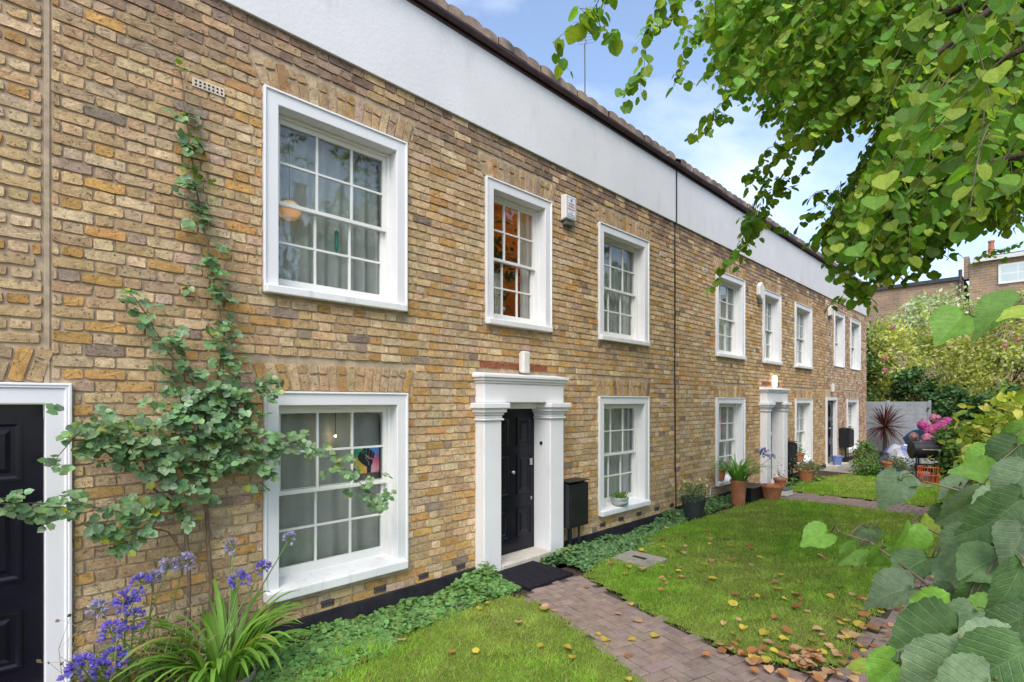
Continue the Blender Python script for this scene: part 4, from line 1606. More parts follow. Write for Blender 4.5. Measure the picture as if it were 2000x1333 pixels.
# dry wispy weeds among them
dw = MB()
hd = []
for k in range(46):
    b = Vector((random.uniform(.32, .95), random.uniform(-.62, -.12), 0))
    h = random.uniform(.25, .75)
    p = [b]
    for q in range(4):
        p.append(p[-1] + Vector((random.uniform(-.06, .05), random.uniform(-.06, .03), h / 4)))
    dw.tube(p, [.003, .0025, .002, .0015, .001], 4, cap=False)
    for q in range(3):
        e = p[2 + q % 3] + Vector((random.uniform(-.1, .1), random.uniform(-.08, .05), random.uniform(.03, .12)))
        dw.tube([p[2 + q % 3], e], .001, 3, cap=False)
        hd.append(e)
wd = thing('dry_weed', 'dry straw coloured weed stems beside the white door frame', 'weed', (.62, -.4, 0))
dw.build('stem', 'timber', wd)
leaf_cloud(np.array([tuple(h) for h in hd]), .022, (.20, .16, .07), 'dry_leaf', L_ROUND, parent=wd)
leaf_cloud(np.column_stack([rng.uniform(.3, 1.0, 500), rng.uniform(-.65, -.1, 500), rng.uniform(.02, .42, 500) ** 1.3]), .05, (.16, .19, .08), 'leaf_matt', L_SIMPLE, alt=(.3, .24, .12), altp=.35, parent=wd)


# climbing rose
rose = thing('climbing_rose', 'climbing rose with bluish green leaves trained up the brick wall', 'climber', (1.02, -.12, 0))
RS = MB()
ROSE = [  # (pixel polyline, offset from the wall at each point, radii)
    ([(412, 1275), (412, 1120), (405, 1040), (400, 960), (388, 890), (392, 800)], [.12, .11, .10, .09, .10, .10], [.017, .016, .014, .013, .011, .009]),
    ([(372, 1275), (366, 1090), (358, 1010), (338, 985), (300, 955), (280, 900)], [.14, .13, .12, .13, .15, .18], [.015, .014, .014, .011, .009, .007]),
    ([(358, 1010), (345, 970), (325, 960), (310, 930)], [.12, .14, .16, .18], [.012, .010, .008, .006]),
    ([(392, 800), (425, 740), (437, 650), (420, 560), (402, 470), (388, 390), (372, 300), (360, 215), (352, 130)], [.10, .08, .07, .06, .06, .05, .05, .05, .04], [.009, .008, .007, .006, .005, .005, .004, .003, .002]),
    ([(400, 800), (372, 740), (330, 690), (300, 640), (270, 590), (240, 560)], [.10, .11, .12, .13, .14, .15], [.007, .006, .005, .004, .003, .002]),
    ([(392, 860), (440, 840), (520, 850), (600, 870), (660, 905), (720, 960), (760, 985)], [.10, .16, .22, .26, .30, .30, .30], [.008, .007, .006, .005, .004, .003, .002]),
    ([(300, 955), (250, 880), (200, 850), (150, 845), (105, 905)], [.15, .22, .26, .28, .30], [.008, .006, .005, .004, .002]),
    ([(338, 985), (300, 1010), (230, 1000), (150, 985), (60, 983), (-20, 985)], [.14, .24, .32, .38, .42, .45], [.006, .005, .004, .004, .003, .003]),
    ([(392, 830), (430, 790), (480, 780), (520, 750), (535, 730)], [.10, .13, .15, .17, .18], [.007, .006, .005, .004, .003]),
    ([(366, 1090), (330, 1040), (290, 1030), (240, 1050), (235, 1090)], [.13, .18, .22, .24, .24], [.006, .005, .004, .003, .002]),
]
paths3 = []
for (pl, off, rad) in ROSE:
    pts = [Vector(wp(x, y, o)) for (x, y), o in zip(pl, off)]
    fine = []
    for i in range(len(pts) - 1):
        for q in range(4):
            fine.append(pts[i].lerp(pts[i + 1], q / 4) + Vector((random.uniform(-.006, .006), random.uniform(-.006, .006), 0)))
    fine.append(pts[-1])
    rr = np.interp(np.linspace(0, 1, len(fine)), np.linspace(0, 1, len(rad)), rad)
    RS.tube(fine, [float(q) for q in rr], 7)
    paths3.append(fine)
RS.build('stem', 'rose_stem', rose, smooth=True)
# pinnate leaves: blobs (pixel x, y, spread px, off, count)
ROSE_LEAF = [(350, 130, 12, .05, 3), (360, 220, 14, .05, 8), (368, 280, 20, .06, 14), (385, 350, 26, .06, 14), (395, 420, 28, .07, 16), (415, 500, 30, .08, 20), (425, 570, 32, .08, 22), (432, 640, 34, .08, 24), (435, 705, 36, .1, 24),
             (240, 570, 18, .15, 8), (285, 620, 24, .14, 12), (325, 665, 26, .13, 16), (350, 715, 34, .13, 24), (390, 770, 48, .14, 46), (450, 775, 44, .16, 34), (520, 765, 26, .18, 16), (400, 840, 52, .18, 52), (470, 850, 46, .2, 40),
             (540, 870, 36, .25, 26), (330, 860, 46, .2, 36), (250, 850, 44, .24, 34), (200, 850, 34, .27, 26), (160, 855, 28, .28, 16), (112, 915, 16, .3, 6), (290, 900, 40, .2, 30), (350, 920, 40, .18, 34), (420, 905, 44, .2, 36),
             (500, 905, 36, .22, 20), (620, 885, 24, .27, 9), (670, 905, 26, .3, 12), (710, 945, 28, .3, 16), (745, 970, 20, .3, 10), (280, 1005, 34, .26, 20), (240, 1060, 26, .24, 16), (200, 1010, 24, .34, 9), (120, 985, 30, .4, 12), (70, 1000, 24, .42, 8),
             (20, 985, 22, .44, 6), (340, 1000, 26, .18, 10), (235, 880, 36, .24, 20), (440, 820, 50, .16, 34), (360, 800, 30, .14, 20)]
P, T, N = [], [], []
for (x, y, sp, off, cnt) in ROSE_LEAF:
    for k in range(int(cnt * (.62 if y < 760 else .85))):
        c0 = Vector(wp(x + random.gauss(0, sp * .62), y + random.gauss(0, sp * .62), max(.03, off + random.gauss(0, .05))))
        d = Vector((random.uniform(-1, 1), random.uniform(-.9, .05), random.uniform(-.7, .35))).normalized()
        nrm = Vector((random.uniform(-.4, .4), random.uniform(-1.0, -.2), random.uniform(.2, 1.0))).normalized()
        side = d.cross(nrm).normalized()
        for (f, s) in ((1.0, 0), (.45, 1), (.45, -1), (.05, 1), (.05, -1))[:random.choice((3, 5, 5))]:
            P.append(c0 + d * f * .055 + side * s * .006)
            T.append((d + side * s * 1.1) if s else d)
            N.append(nrm + Vector((random.uniform(-.3, .3),) * 3))
P, T, N = (np.array([tuple(q) for q in A]) for A in (P, T, N))
leaf_cloud(P, .055, (.16, .265, .115), 'leaf_gloss', L_ROUND, .35, .15, (.25, .27, .03), .025, N=N, T=T, aspect=.82, parent=rose, kind='stuff')
top_leaf = [q for q in ROSE_LEAF[:4]]
P = np.array([wp(x + random.gauss(0, sp * .6), y + random.gauss(0, sp * .6), off + .03) for (x, y, sp, off, cnt) in top_leaf for k in range(int(cnt * 1.3))])
leaf_cloud(P, .046, (.17, .25, .035), 'leaf', L_ROUND, aspect=.8, parent=rose, name='young_foliage', kind='stuff')


# ground cover below the walls
def ground_cover(regions, label, n, size, base):
    P = []
    for (x0, x1, y0, y1, zt, dens) in regions:
        m = int(n * dens)
        x = rng.uniform(x0, x1, m); y = y1 + (y0 - y1) * rng.beta(1.0, 1.25, m)
        edge = np.clip((y0 - y) / (y0 - y1), -1, 1)
        lump = .55 + .45 * np.sin(x * 5.3 + 1) * np.cos(y * 7 + x * 2)
        P.append(np.column_stack([x, y, .012 + zt * rng.uniform(.15, 1, m) * lump * np.clip(1.25 - np.abs(y - y1) / abs(y0 - y1), .15, 1)]))
    P = np.concatenate(P)
    P[:, 2] += bed_z(P[:, 0], P[:, 1])
    m = len(P)
    N = unit(np.column_stack([rng.normal(0, .38, m), rng.normal(-.15, .38, m), np.ones(m)]))
    T = unit(np.column_stack([rng.normal(0, 1, (m, 2)), rng.normal(-.1, .25, m)]))
    o = leaf_cloud(P, size, base, 'leaf_matt', L_ROUND, .32, .1, (.20, .26, .05), .07, N=N, T=T, aspect=1.05, name='ground_cover')
    tag(o, label, 'ground cover', kind='stuff')


ground_cover([(.9, 2.2, -1.0, -.05, .10, 1.5), (2.1, 2.9, -.78, -.05, .10, .8), (2.75, 3.72, -.72, -.05, .16, 1.05), (3.25, 3.74, -.70, -.2, .30, .7)], 'round leaved ground cover creeping below the first front window', 4200, .042, (.15, .29, .085))
ground_cover([(4.62, 5.2, -.85, -.15, .24, .9), (5.1, 6.2, -.78, -.04, .14, 1.1), (6.1, 7.4, -.55, -.03, .10, .9), (7.3, 10.4, -.45, -.03, .10, .9)], 'bluish ground cover spreading below the meter box and second window', 3300, .046, (.14, .26, .105))
ground_cover([(13.3, 14.4, -.7, -.05, .12, 1.0), (11.95, 13.3, -.62, -.3, .06, .4)], 'low greenery along the wall beyond the lit porch', 700, .06, (.10, .17, .06))

# planter against the wall
pl = gp(1363, 1016)
pl = (8.02, -.42, 0)
t = thing('planter', 'tapered charcoal planter of pale yellow flowers under the black cable', 'planter', pl)
MB().lathe([(.001, 0), (.125, 0), (.20, .32), (.195, .345), (.18, .345), (.17, .31), (.001, .31)], pl, 26).build('pot', 'pot_charcoal', t)
n = 900
P = np.column_stack([rng.normal(0, .12, n), rng.normal(0, .11, n), rng.uniform(.28, .55, n)]) + np.array(pl)
leaf_cloud(P, .035, (.13, .20, .08), 'leaf_matt', L_SIMPLE, parent=t, kind='stuff')
P = np.column_stack([rng.normal(0, .12, 60), rng.normal(0, .11, 60), rng.uniform(.50, .64, 60)]) + np.array(pl)
leaf_cloud(P, .04, (.55, .50, .22), 'petal', L_ROUND, parent=t, name='flower')

# tin planter on the main house sill
c0 = wp(1213, 975, .02)
tp = thing('tin_planter', 'small galvanised tin planter of succulents on the window sill', 'planter', (c0[0], -.02, .37))
MB().lathe([(.001, 0), (.105, 0), (.125, .03), (.125, .045), (.118, .05), (.132, .105), (.126, .11), (.12, .09), (.001, .085)], (c0[0], .0, .368), 24).build('tin', 'galvanised', tp)
P = np.column_stack([rng.normal(0, .055, 260), rng.normal(0, .05, 260), rng.uniform(.09, .17, 260)]) + np.array((c0[0], 0, .368))
leaf_cloud(P, .035, (.14, .25, .05), 'leaf', L_SIMPLE, parent=tp, kind='stuff')

# tall terracotta pot of agapanthus
t = thing('agapanthus', 'agapanthus with one pale flower in a tall terracotta pot by the lit porch', 'plant', (9.62, -.50, 0))
MB().lathe([(.001, 0), (.105, 0), (.135, .42), (.15, .425), (.15, .46), (.13, .46), (.12, .43), (.001, .42)], (9.62, -.50, 0), 22).build('pot', 'terracotta', t)
strap_plant(t, (9.62, -.50, .42), 85, (.15, .30, .055), 1.12, .12)
umbel(t, (9.70, -.5, .45), wp(1494, 885, .5), .11, (.34, .33, .62), 30, .1, .08)
umbel(t, (9.70, -.5, .45), wp(1508, 893, .55), .07, (.36, .36, .62), 18, .2, .08)


def potted(label, c, r0, r1, h, leaf=None, n=120, size=.04, spread=.1, up=.2, mat='terracotta', flower=None, cat='pot', dead=False):
    t = thing('flower_pot', label, cat, c, 'pots around the lit porch')
    pot(t, c, r0, r1, h, mat)
    if leaf:
        P = np.column_stack([rng.normal(0, spread, n), rng.normal(0, spread, n), h - .03 + np.abs(rng.normal(0, up * .5, n))]) + np.array(c)
        leaf_cloud(P, size, leaf, 'leaf_matt', L_SIMPLE, parent=t, kind='stuff')
    if flower:
        p = np.array(c) + np.array(flower[0])
        P = np.repeat(p[None], 7, 0)
        an = np.linspace(0, 6.283, 8)[:7]
        leaf_cloud(P, flower[2], flower[1], 'petal', L_ROUND, T=np.column_stack([np.cos(an), -.5 * np.ones(7), np.sin(an)]), N=np.repeat([[0, -1, .2]], 7, 0), parent=t, name='flower')
        MB().tube([np.array(c) + np.array((0, 0, h)), p], .004, 5).build('stalk', 'stem_green', t)
    return t


potted('terracotta pot with a pink flower on a window sill', (9.98, .0, .372), .075, .11, .23, (.10, .17, .06), 50, .05, .05, .14, flower=((.17, -.03, .30), (.62, .12, .38), .07))
potted('low empty terracotta pot in front of the lit porch', (*gp(1507, 978)[:2], 0), .13, .20, .30, mat='terracotta')
potted('terracotta pot of dead pale stems at the foot of the lit porch', (12.02, -.42, 0), .09, .13, .24, (.42, .35, .26), 60, .06, .05, .34)
potted('terracotta pot of trailing grey plant beyond the lit porch', (13.55, -.48, 0), .12, .17, .30, (.20, .22, .10), 420, .06, .17, .26)
potted('second smaller terracotta pot beneath the trailing grey plant', (13.95, -.40, 0), .11, .15, .26, (.18, .20, .10), 200, .06, .15, .24)
potted('terracotta pot of herbs on the sill beyond the lit porch', (14.72, .0, .372), .08, .115, .20, (.12, .22, .06), 130, .05, .08, .26)
bx = thing('planter_box', 'black plastic trough behind the low terracotta pot', 'planter', (10.25, -.45, 0))
MB().box(9.95, 10.62, -.62, -.30, 0, .26).build('trough', 'box_black', bx, bevel=.02)
MB().box(9.93, 10.64, -.64, -.28, .2605, .285).build('rim', 'box_black', bx, bevel=.008)
wb = thing('crate', 'small white box with a dark lid on the second brick path edge', 'box', (11.28, -.72, 0))
MB().box(11.1, 11.45, -.85, -.6, 0.01, .13).build('box', 'cream_plastic', wb, bevel=.01)
MB().box(11.09, 11.46, -.86, -.59, .1305, .15).build('lid', 'grey_plastic', wb, bevel=.006)

# houseplant and hanging in the orange room window
hp = thing('houseplant', 'dark leafy houseplant in the narrow upper window', 'plant', (4.42, .42, 2.86))
pot(hp, (4.42, .42, 2.86), .09, .12, .2, 'cream_plastic')
P = np.column_stack([rng.normal(4.45, .17, 240), rng.normal(.5, .10, 240), rng.normal(3.62, .24, 240)])
leaf_cloud(P, .12, (.03, .055, .03), 'leaf_gloss', L_SIMPLE, alt=(.10, .05, .06), altp=.3, parent=hp)
MB().tube([(4.42, .42, 3.0), (4.44, .46, 3.4), (4.47, .5, 3.9)], .012, 6).build('stem', 'bark', hp)
mc = thing('macrame_hanging', 'pale fringed cord hanging in the narrow upper window', 'hanging', (4.28, .26, 2.84))
mm = MB()
for k in range(22):
    x = 4.18 + k * .0095
    mm.tube([(x, .262, 3.45), (x + random.uniform(-.006, .006), .262 + random.uniform(-.006, .006), 3.15), (x + random.uniform(-.012, .012), .262, 2.88 + random.uniform(0, .1))], .0042, 4)
mm.build('cord', 'cord_white', mc)
MB().tube([(4.15, .262, 3.46), (4.42, .262, 3.46)], .009, 6).build('rod', 'timber', mc)

# ------------------------------------------------------------------ yard at the end
pv = MB().add([(15.9, -3.3, -.01), (26, -3.3, -.01), (26, .2, -.01), (22.0, .2, -.01), (22.0, -.005, -.01), (16.2, -.005, -.01)], [(0, 1, 2, 3, 4, 5)])
tag(pv.build('patio', 'concrete'), kind='structure', label='pale paved yard in front of the end house')

fx = 23.6
fe = thing('fence', 'grey painted board fence behind the red spiky plant', 'fence', (fx, -.6, 0))
for (ya, yb) in ((.9, -.35), (-.37, -1.55)):
    nb = 12
    for k in range(nb):
        z0 = .05 + k * 1.85 / nb
        m = MB().box(fx, fx + .025, yb, ya, z0 + .004, z0 + 1.85 / nb)
        m.build('board', 'fence_grey', fe, bevel=.004)
for y in (.94, -.36, -1.58):
    MB().box(fx - .02, fx + .06, y - .045, y + .045, 0, 1.94).build('post', 'fence_grey', fe, bevel=.006)

# red cordyline
cb = (22.7, -.42, 0)
cd = thing('cordyline', 'red spiky cordyline in front of the grey fence', 'plant', cb)
MB().tube([(cb[0], cb[1], 0), (cb[0] + .02, cb[1], .55), (cb[0], cb[1] + .02, 1.0)], [.07, .06, .05], 8).build('trunk', 'bark', cd)
VV, FF, CC = [], [], []
n = 0
for k in range(150):
    V, T = ribbon(random.uniform(.6, 1.0), random.uniform(.03, .045), R(random.uniform(-45, 85)), R(random.uniform(10, 55)), 6)
    a = random.uniform(0, 6.283)
    ca_, sa_ = math.cos(a), math.sin(a)
    V = np.column_stack([V[:, 0] * ca_ - V[:, 1] * sa_, V[:, 0] * sa_ + V[:, 1] * ca_, V[:, 2]]) + np.array((cb[0], cb[1], 1.0))
    VV.append(V); FF.append(T + n); n += len(V)
    g = random.uniform(.6, 1.4)
    CC.append(np.repeat([((.11 * g, .022 * g, .032 * g) if random.random() < .75 else (.16 * g, .11 * g, .09 * g))], len(V), 0))
tag(mesh_obj('foliage', fast_mesh('foliage', np.concatenate(VV), np.concatenate(FF), np.concatenate(CC)), 'leaf_gloss', cd), kind='stuff')


# shrubs and trees made of leaf clumps
def clumps(center, radii, n_cl, n_leaf, cl_r, flat=1.0, low=-1.0):
    c = np.array(center); r = np.array(radii)
    d = rdir(n_cl * 3)
    d = d[d[:, 2] > low][:n_cl]
    rad = rng.uniform(.55, 1.0, len(d)) ** .6
    cc = c + d * r * rad[:, None]
    idx = rng.integers(0, len(cc), n_leaf)
    off = rng.normal(0, 1, (n_leaf, 3)) * cl_r * np.array([1, 1, .7])
    P = cc[idx] + off
    outw = unit((P - c) / r)
    return P, outw, idx, len(cc)


def shrub(name, label, lobes, size, base, mat, tmpl=L_SIMPLE, group=None, trunk=None, alt=None, altp=0.0, var=.3, cat='shrub', clump_var=.22, aspect=1.0, floor=.03):
    lx = np.mean([l[0][0] for l in lobes]); ly = np.mean([l[0][1] for l in lobes])
    t = thing(name, label, cat, (lx, ly, 0), group)
    VV, FF, CC = [], [], []
    n = 0
    for (c, r, ncl, nl, cr) in lobes:
        P, O, idx, k = clumps(c, r, ncl, nl, cr)
        ok = P[:, 2] > floor
        P, O, idx = P[ok], O[ok], idx[ok]
        m = len(P)
        N = unit(O * .6 + rng.normal(0, .5, (m, 3)) + np.array([0, 0, .5]))
        T = unit(O * .7 + rng.normal(0, .7, (m, 3)) + np.array([0, 0, -.25]))
        cv = 1 + rng.uniform(-clump_var, clump_var, k)
        C0 = leaf_colors(m, base, var, .1, alt, altp) * cv[idx][:, None]
        S = size * rng.uniform(.6, 1.3, m)
        V, Tt, C = scatter(*tmpl, P, T, N, np.stack([S * aspect, S, S], 1), C0)
        VV.append(V); FF.append(Tt + n); CC.append(C)
        n += len(V)
    tag(mesh_obj('crown', fast_mesh('crown', np.concatenate(VV), np.concatenate(FF), np.concatenate(CC)), mat, t), kind='stuff')
    m = MB()
    if trunk is None:
        trunk = (lx, ly)
    for (c, r, ncl, nl, cr) in lobes:
        for q in range(3):
            e = Vector((c[0] + random.uniform(-.4, .4) * r[0], c[1] + random.uniform(-.4, .4) * r[1], c[2] + random.uniform(-.2, .5) * r[2]))
            b = Vector((trunk[0] + random.uniform(-.15, .15), trunk[1] + random.uniform(-.15, .15), 0))
            mid = b.lerp(e, .5) + Vector((random.uniform(-.2, .2), random.uniform(-.2, .2), .1))
            m.tube([b, mid, e], [.05, .035, .012], 6)
    m.build('trunk', 'bark', t)
    return t


YG = (.47, .50, .11)
shrub('yellow_shrub', 'tall yellowish green shrub mass behind the fence and end house', [((26.6, -.9, 3.0), (1.9, 2.3, 2.6), 130, 8500, .22), ((27.4, -3.6, 3.3), (2.0, 2.2, 2.7), 130, 8500, .22), ((25.6, .2, 3.6), (1.2, 1.0, 1.6), 50, 2600, .2),
                                                                                  ((27.0, -6.2, 3.4), (2.0, 2.0, 2.8), 90, 4500, .25)],
      .17, YG, 'leaf', alt=(.62, .60, .30), altp=.35, aspect=.9, cat='shrub')
shrub('variegated_shrub', 'pale variegated green tree growing above the yellowish shrub mass', [((29.8, -1.2, 5.3), (1.8, 2.0, 1.5), 70, 3800, .25), ((29.6, -4.0, 4.6), (1.8, 1.8, 1.6), 70, 3600, .25)],
      .19, (.36, .43, .19), 'leaf', alt=(.55, .58, .38), altp=.35, cat='tree')
shrub('ivy', 'dark green ivy heaped over the fence beneath the yellowish shrub', [((24.2, -2.1, 1.25), (.5, .8, 1.2), 50, 3000, .13), ((24.0, -3.4, 1.2), (.5, .9, 1.15), 50, 2800, .13), ((24.6, -1.0, 2.2), (.7, .7, .9), 30, 1500, .15)],
      .12, (.075, .16, .055), 'leaf_matt', L_ROUND, cat='ivy')
shrub('corner_shrub', 'deep green shrub rising behind the corner of the end house', [((24.6, .7, 2.6), (.8, .6, 2.3), 55, 2600, .2)], .15, (.07, .14, .035), 'leaf', cat='shrub')
PINK = (.62, .15, .24)


def flower_ball(parent, p, r, col, n=150):
    D = rdir(n)
    P = np.array(p) + D * r * .8
    leaf_cloud(P, r * .55, col, 'petal', L_ROUND, .2, .1, N=D + rng.normal(0, .25, D.shape), T=np.cross(D, rdir(n)), parent=parent, name='flower_head', kind='stuff')


ro = thing('pink_rose', 'scattered pink roses in the yellowish shrub mass', 'rose', (25.2, -1.0, 0))
MB().tube([(25.2, -1.0, 0), (25.0, -1.1, 1.6), (24.8, -1.3, 3.2)], [.03, .02, .01], 6).build('stem', 'bark', ro)
for (px, py, Z) in ((1728, 724, 18.6), (1728, 700, 18.8), (1962, 676, 17), (1988, 664, 17), (1742, 640, 19)):
    flower_ball(ro, zp(px, py, Z), .095, (.66, .26, .28), 45)

# hydrangea
hy = thing('hydrangea', 'hydrangea bush with large pink flower heads beside the barbecue', 'shrub', (15.6, -3.0, 0))
P, O, idx, k = clumps((15.9, -3.1, .75), (.75, .55, .6), 40, 2200, .1)
P = P[P[:, 2] > .03]
leaf_cloud(P, .13, (.10, .18, .04), 'leaf', L_SIMPLE, aspect=1.2, parent=hy, kind='stuff')
m = MB()
for (px, py, Z, r) in ((1803, 831, 13.2, .13), (1815, 842, 12.9, .13), (1827, 838, 12.9, .15), (1840, 832, 12.9, .15), (1850, 824, 12.9, .12), (1826, 818, 13.3, .13), (1785, 853, 13.4, .12), (1812, 858, 12.8, .14)):
    p = zp(px, py, Z)
    flower_ball(hy, p, r, random.choice([(.62, .14, .34), (.60, .26, .34), (.62, .12, .36), (.52, .32, .30)]))
    m.tube([(15.9, -3.05, 0), (15.9 + (p[0] - 15.9) * .6, -3.05 + (p[1] + 3.05) * .5, p[2] * .6), p], [.012, .01, .006], 5)
m.build('stem', 'stem_green', hy)

# barbecue, bags, tubs
bq = zp(1826, 886, 12.4)
bb = thing('barbecue', 'dark barrel barbecue on legs in front of the rubbish heap', 'barbecue', (bq[0], bq[1], 0))
rc_ = .20
ax = Vector((ST, -CT, 0)).lerp(Vector((0, -1, 0)), .3).normalized()
cB = Vector((bq[0], bq[1], .74))
MB().tube([cB - ax * .50, cB - ax * .49, cB + ax * .49, cB + ax * .50], [rc_ * .94, rc_, rc_, rc_ * .94], 24).build('barrel', 'bbq_black', bb, smooth=False)
MB().tube([cB - ax * .3 + Vector((-.2, -.06, .02)), cB + ax * .3 + Vector((-.2, -.06, .02))], .014, 8).build('handle', 'timber', bb)
for s in (-.36, .36):
    for k in (-.14, .14):
        pr = ax.orthogonal().normalized()
        b0 = cB + ax * s + Vector((k, 0, -.1))
        MB().tube([b0, (b0.x + k * .5, b0.y, 0.0)], .016, 8).build('leg', 'bbq_black', bb)
MB().tube([cB - ax * .4 + Vector((0, 0, -.42)), cB + ax * .4 + Vector((0, 0, -.42))], .09, 6).build('shelf', 'bbq_black', bb)
ow = thing('wire_basket', 'orange wire basket under the barrel barbecue', 'basket', (cB.x - .45, cB.y - .1, 0))
m = MB()
bc0 = Vector((cB.x, cB.y, 0)) - ax * .18 + Vector((-.40, -.1, 0))
for z in (.02, .2, .38):
    r_ = .17 + z * .1
    ring = [bc0 + Vector((math.cos(a) * r_, math.sin(a) * r_, z)) for a in [k * math.pi / 8 for k in range(17)]]
    m.tube(ring, .011, 5)
for k in range(12):
    a = k * math.pi / 6
    m.tube([bc0 + Vector((math.cos(a) * .172, math.sin(a) * .172, .02)), bc0 + Vector((math.cos(a) * .208, math.sin(a) * .208, .38))], .009, 5)
m.build('wire', 'orange_wire', ow)


def bag(label, c, r, mat, seed, cat='bag'):
    rr = random.Random(seed)
    n, k = 14, 20
    m = MB()
    ph = [rr.uniform(0, 6.3) for _ in range(8)]
    for i in range(n + 1):
        v = i / n
        for j in range(k):
            a = j / k * 6.283
            w = math.sin(math.pi * (0.06 + v * .9)) ** .6
            f = 1 + .14 * math.sin(3 * a + ph[0] + 4 * v) + .10 * math.sin(5 * a + ph[1] - 6 * v) + .06 * math.sin(9 * a + ph[2] + 9 * v)
            m.v.append((c[0] + r[0] * w * f * math.cos(a), c[1] + r[1] * w * f * math.sin(a), c[2] + r[2] * v * (1 + .1 * math.sin(2 * a + ph[3]))))
    for i in range(n):
        for j in range(k):
            j2 = (j + 1) % k
            m.f.append((i * k + j, i * k + j2, (i + 1) * k + j2, (i + 1) * k + j))
    m.f.append(tuple(range(k - 1, -1, -1))); m.f.append(tuple(n * k + j for j in range(k)))
    o = m.build('rubbish_bag', mat, smooth=True)
    return tag(o, label, cat)


def g2(px, py):
    q = gp(px, py)
    return (q[0], q[1], 0)


bag('white and blue rubble bag leaning left of the barbecue', (17.2, -1.82, 0), (.42, .34, .66), 'bag_white', 3)
bag('crumpled pale bag heaped beside the red spiky plant', (18.6, -1.50, 0), (.45, .38, .62), 'bag_white', 8)
bag('black plastic sack between the pale bags and the leafy pot', (17.6, -1.28, 0), (.26, .26, .45), 'bag_black', 5)
bag('large black sack slumped below the barbecue', (16.9, -2.75, 0), (.45, .4, .42), 'bag_black', 6)
# blue sheet thrown over a board
sh = MB()
for i in range(9):
    for j in range(7):
        u, v = i / 8, j / 6
        sh.v.append((19.4 + .5 * v, -1.45 - .95 * u, .66 + .42 * math.sin(u * 2.4 + .3) - .3 * v + .05 * math.sin(7 * u + 3 * v)))
for i in range(8):
    for j in range(6):
        a = i * 7 + j
        sh.f.append((a, a + 1, a + 8, a + 7))
so = sh.build('tarpaulin', 'blue_sheet', smooth=True)
so.modifiers.new('thick', 'SOLIDIFY').thickness = .02
tag(so, 'blue tarpaulin thrown over the rubbish heap', 'tarpaulin')
tb = g2(1745, 937)
tu = thing('tub', 'blue plastic tub of herbs with a terracotta pot in it', 'tub', tb)
MB().lathe([(.001, 0), (.20, 0), (.26, .2), (.285, .2), (.285, .225), (.25, .225), (.24, .18), (.001, .18)], tb, 20).build('basin', 'blue_plastic', tu)
P = np.column_stack([rng.normal(.05, .15, 300), rng.normal(-.08, .15, 300), rng.uniform(.2, .55, 300)]) + np.array(tb)
leaf_cloud(P, .07, (.13, .19, .07), 'leaf', L_SIMPLE, parent=tu, kind='stuff')
tq = thing('flower_pot', 'terracotta pot standing in the blue tub', 'pot', (tb[0] - .04, tb[1] + .1, .18))
pot(tq, (tb[0] - .02, tb[1] + .10, .185), .09, .13, .24)
t2 = g2(1832, 943)
tq = thing('flower_pot', 'terracotta pot at the lawn edge below the black sack', 'pot', t2)
pot(tq, t2, .09, .12, .2)
shrub('leafy_plant', 'bushy green plant at the corner of the small bright lawn', [((15.75, -1.2, .2), (.34, .28, .22), 22, 900, .07), ((16.6, -1.05, .42), (.26, .22, .34), 16, 600, .07)], .08, (.13, .23, .05), 'leaf', cat='plant', floor=.02)
bkt = (17.4, -.2, .06)
bu = thing('bucket', 'small blue bucket on the step of the end house', 'bucket', bkt)
MB().lathe([(.001, 0), (.10, 0), (.14, .24), (.15, .24), (.15, .26), (.13, .25), (.001, .2)], bkt, 18).build('pail', 'blue_plastic', bu)

# spotted laurel by the path
shrub('spotted_laurel', 'spotted laurel bush with yellow blotched leaves beside the long brick path', [((10.4, -4.35, 1.05), (1.5, .75, .95), 100, 3600, .16), ((12.6, -4.2, .75), (1.1, .6, .75), 60, 1800, .15), ((8.6, -4.65, .7), (.9, .5, .65), 40, 1200, .13)],
      .15, (.31, .40, .06), 'leaf', L_LONG, alt=(.62, .57, .12), altp=.28, aspect=2.0, cat='shrub')

# ------------------------------------------------------------------ houses far behind
fb = thing('brick_terrace', 'long low brown brick terrace seen above the shrubs', 'building', (40, 5, 0))
MB().box(40, 48, -1.2, 26, 0, 9.0).build('wall', 'far_brick', fb)
MB().box(39.85, 48, -1.15, 26, 9.005, 9.22).build('coping', 'slate', fb)
for y in (1.0, 5.0):
    w_ = MB().box(39.96, 39.995, y - .55, y + .55, 6.6, 8.0).build('window', 'parapet', fb)
    MB().box(39.94, 39.955, y - .45, y + .45, 6.7, 7.9).build('pane', 'glass', w_)
MB().tube([(39.9, -1.05, 5), (39.9, -1.05, 9.6)], .09, 8).build('drainpipe', 'gutter_brown', fb)
MB().box(42, 43, 2.6, 3.6, 9.2, 9.9).build('chimney', 'far_brick', fb)
fb2 = thing('brick_building', 'taller yellowish brick building with a white window and roof edge', 'building', (40, -6, 0))
MB().box(39.8, 48, -16, -1.45, 0, 9.82).build('wall', 'far_brick', fb2)
MB().box(39.5, 48, -16, -1.6, 9.825, 10.05).build('roof_edge', 'parapet', fb2)
MB().box(39.6, 48, -16, -1.65, 10.055, 10.12).build('roof', 'slate', fb2)
MB().box(39.85, 40.6, -1.44, -1.2, 9.0, 10.3).build('pier', 'far_brick', fb2)
ch = MB().box(41.2, 41.9, -2.6, -2.0, 10.1, 10.5).build('chimney', 'far_brick', fb2)
MB().lathe([(.16, 0), (.13, .75), (.16, .75), (.16, .85), (.1, .85)], (41.5, -2.3, 10.5), 12).build('chimney_pot', 'terracotta', ch)
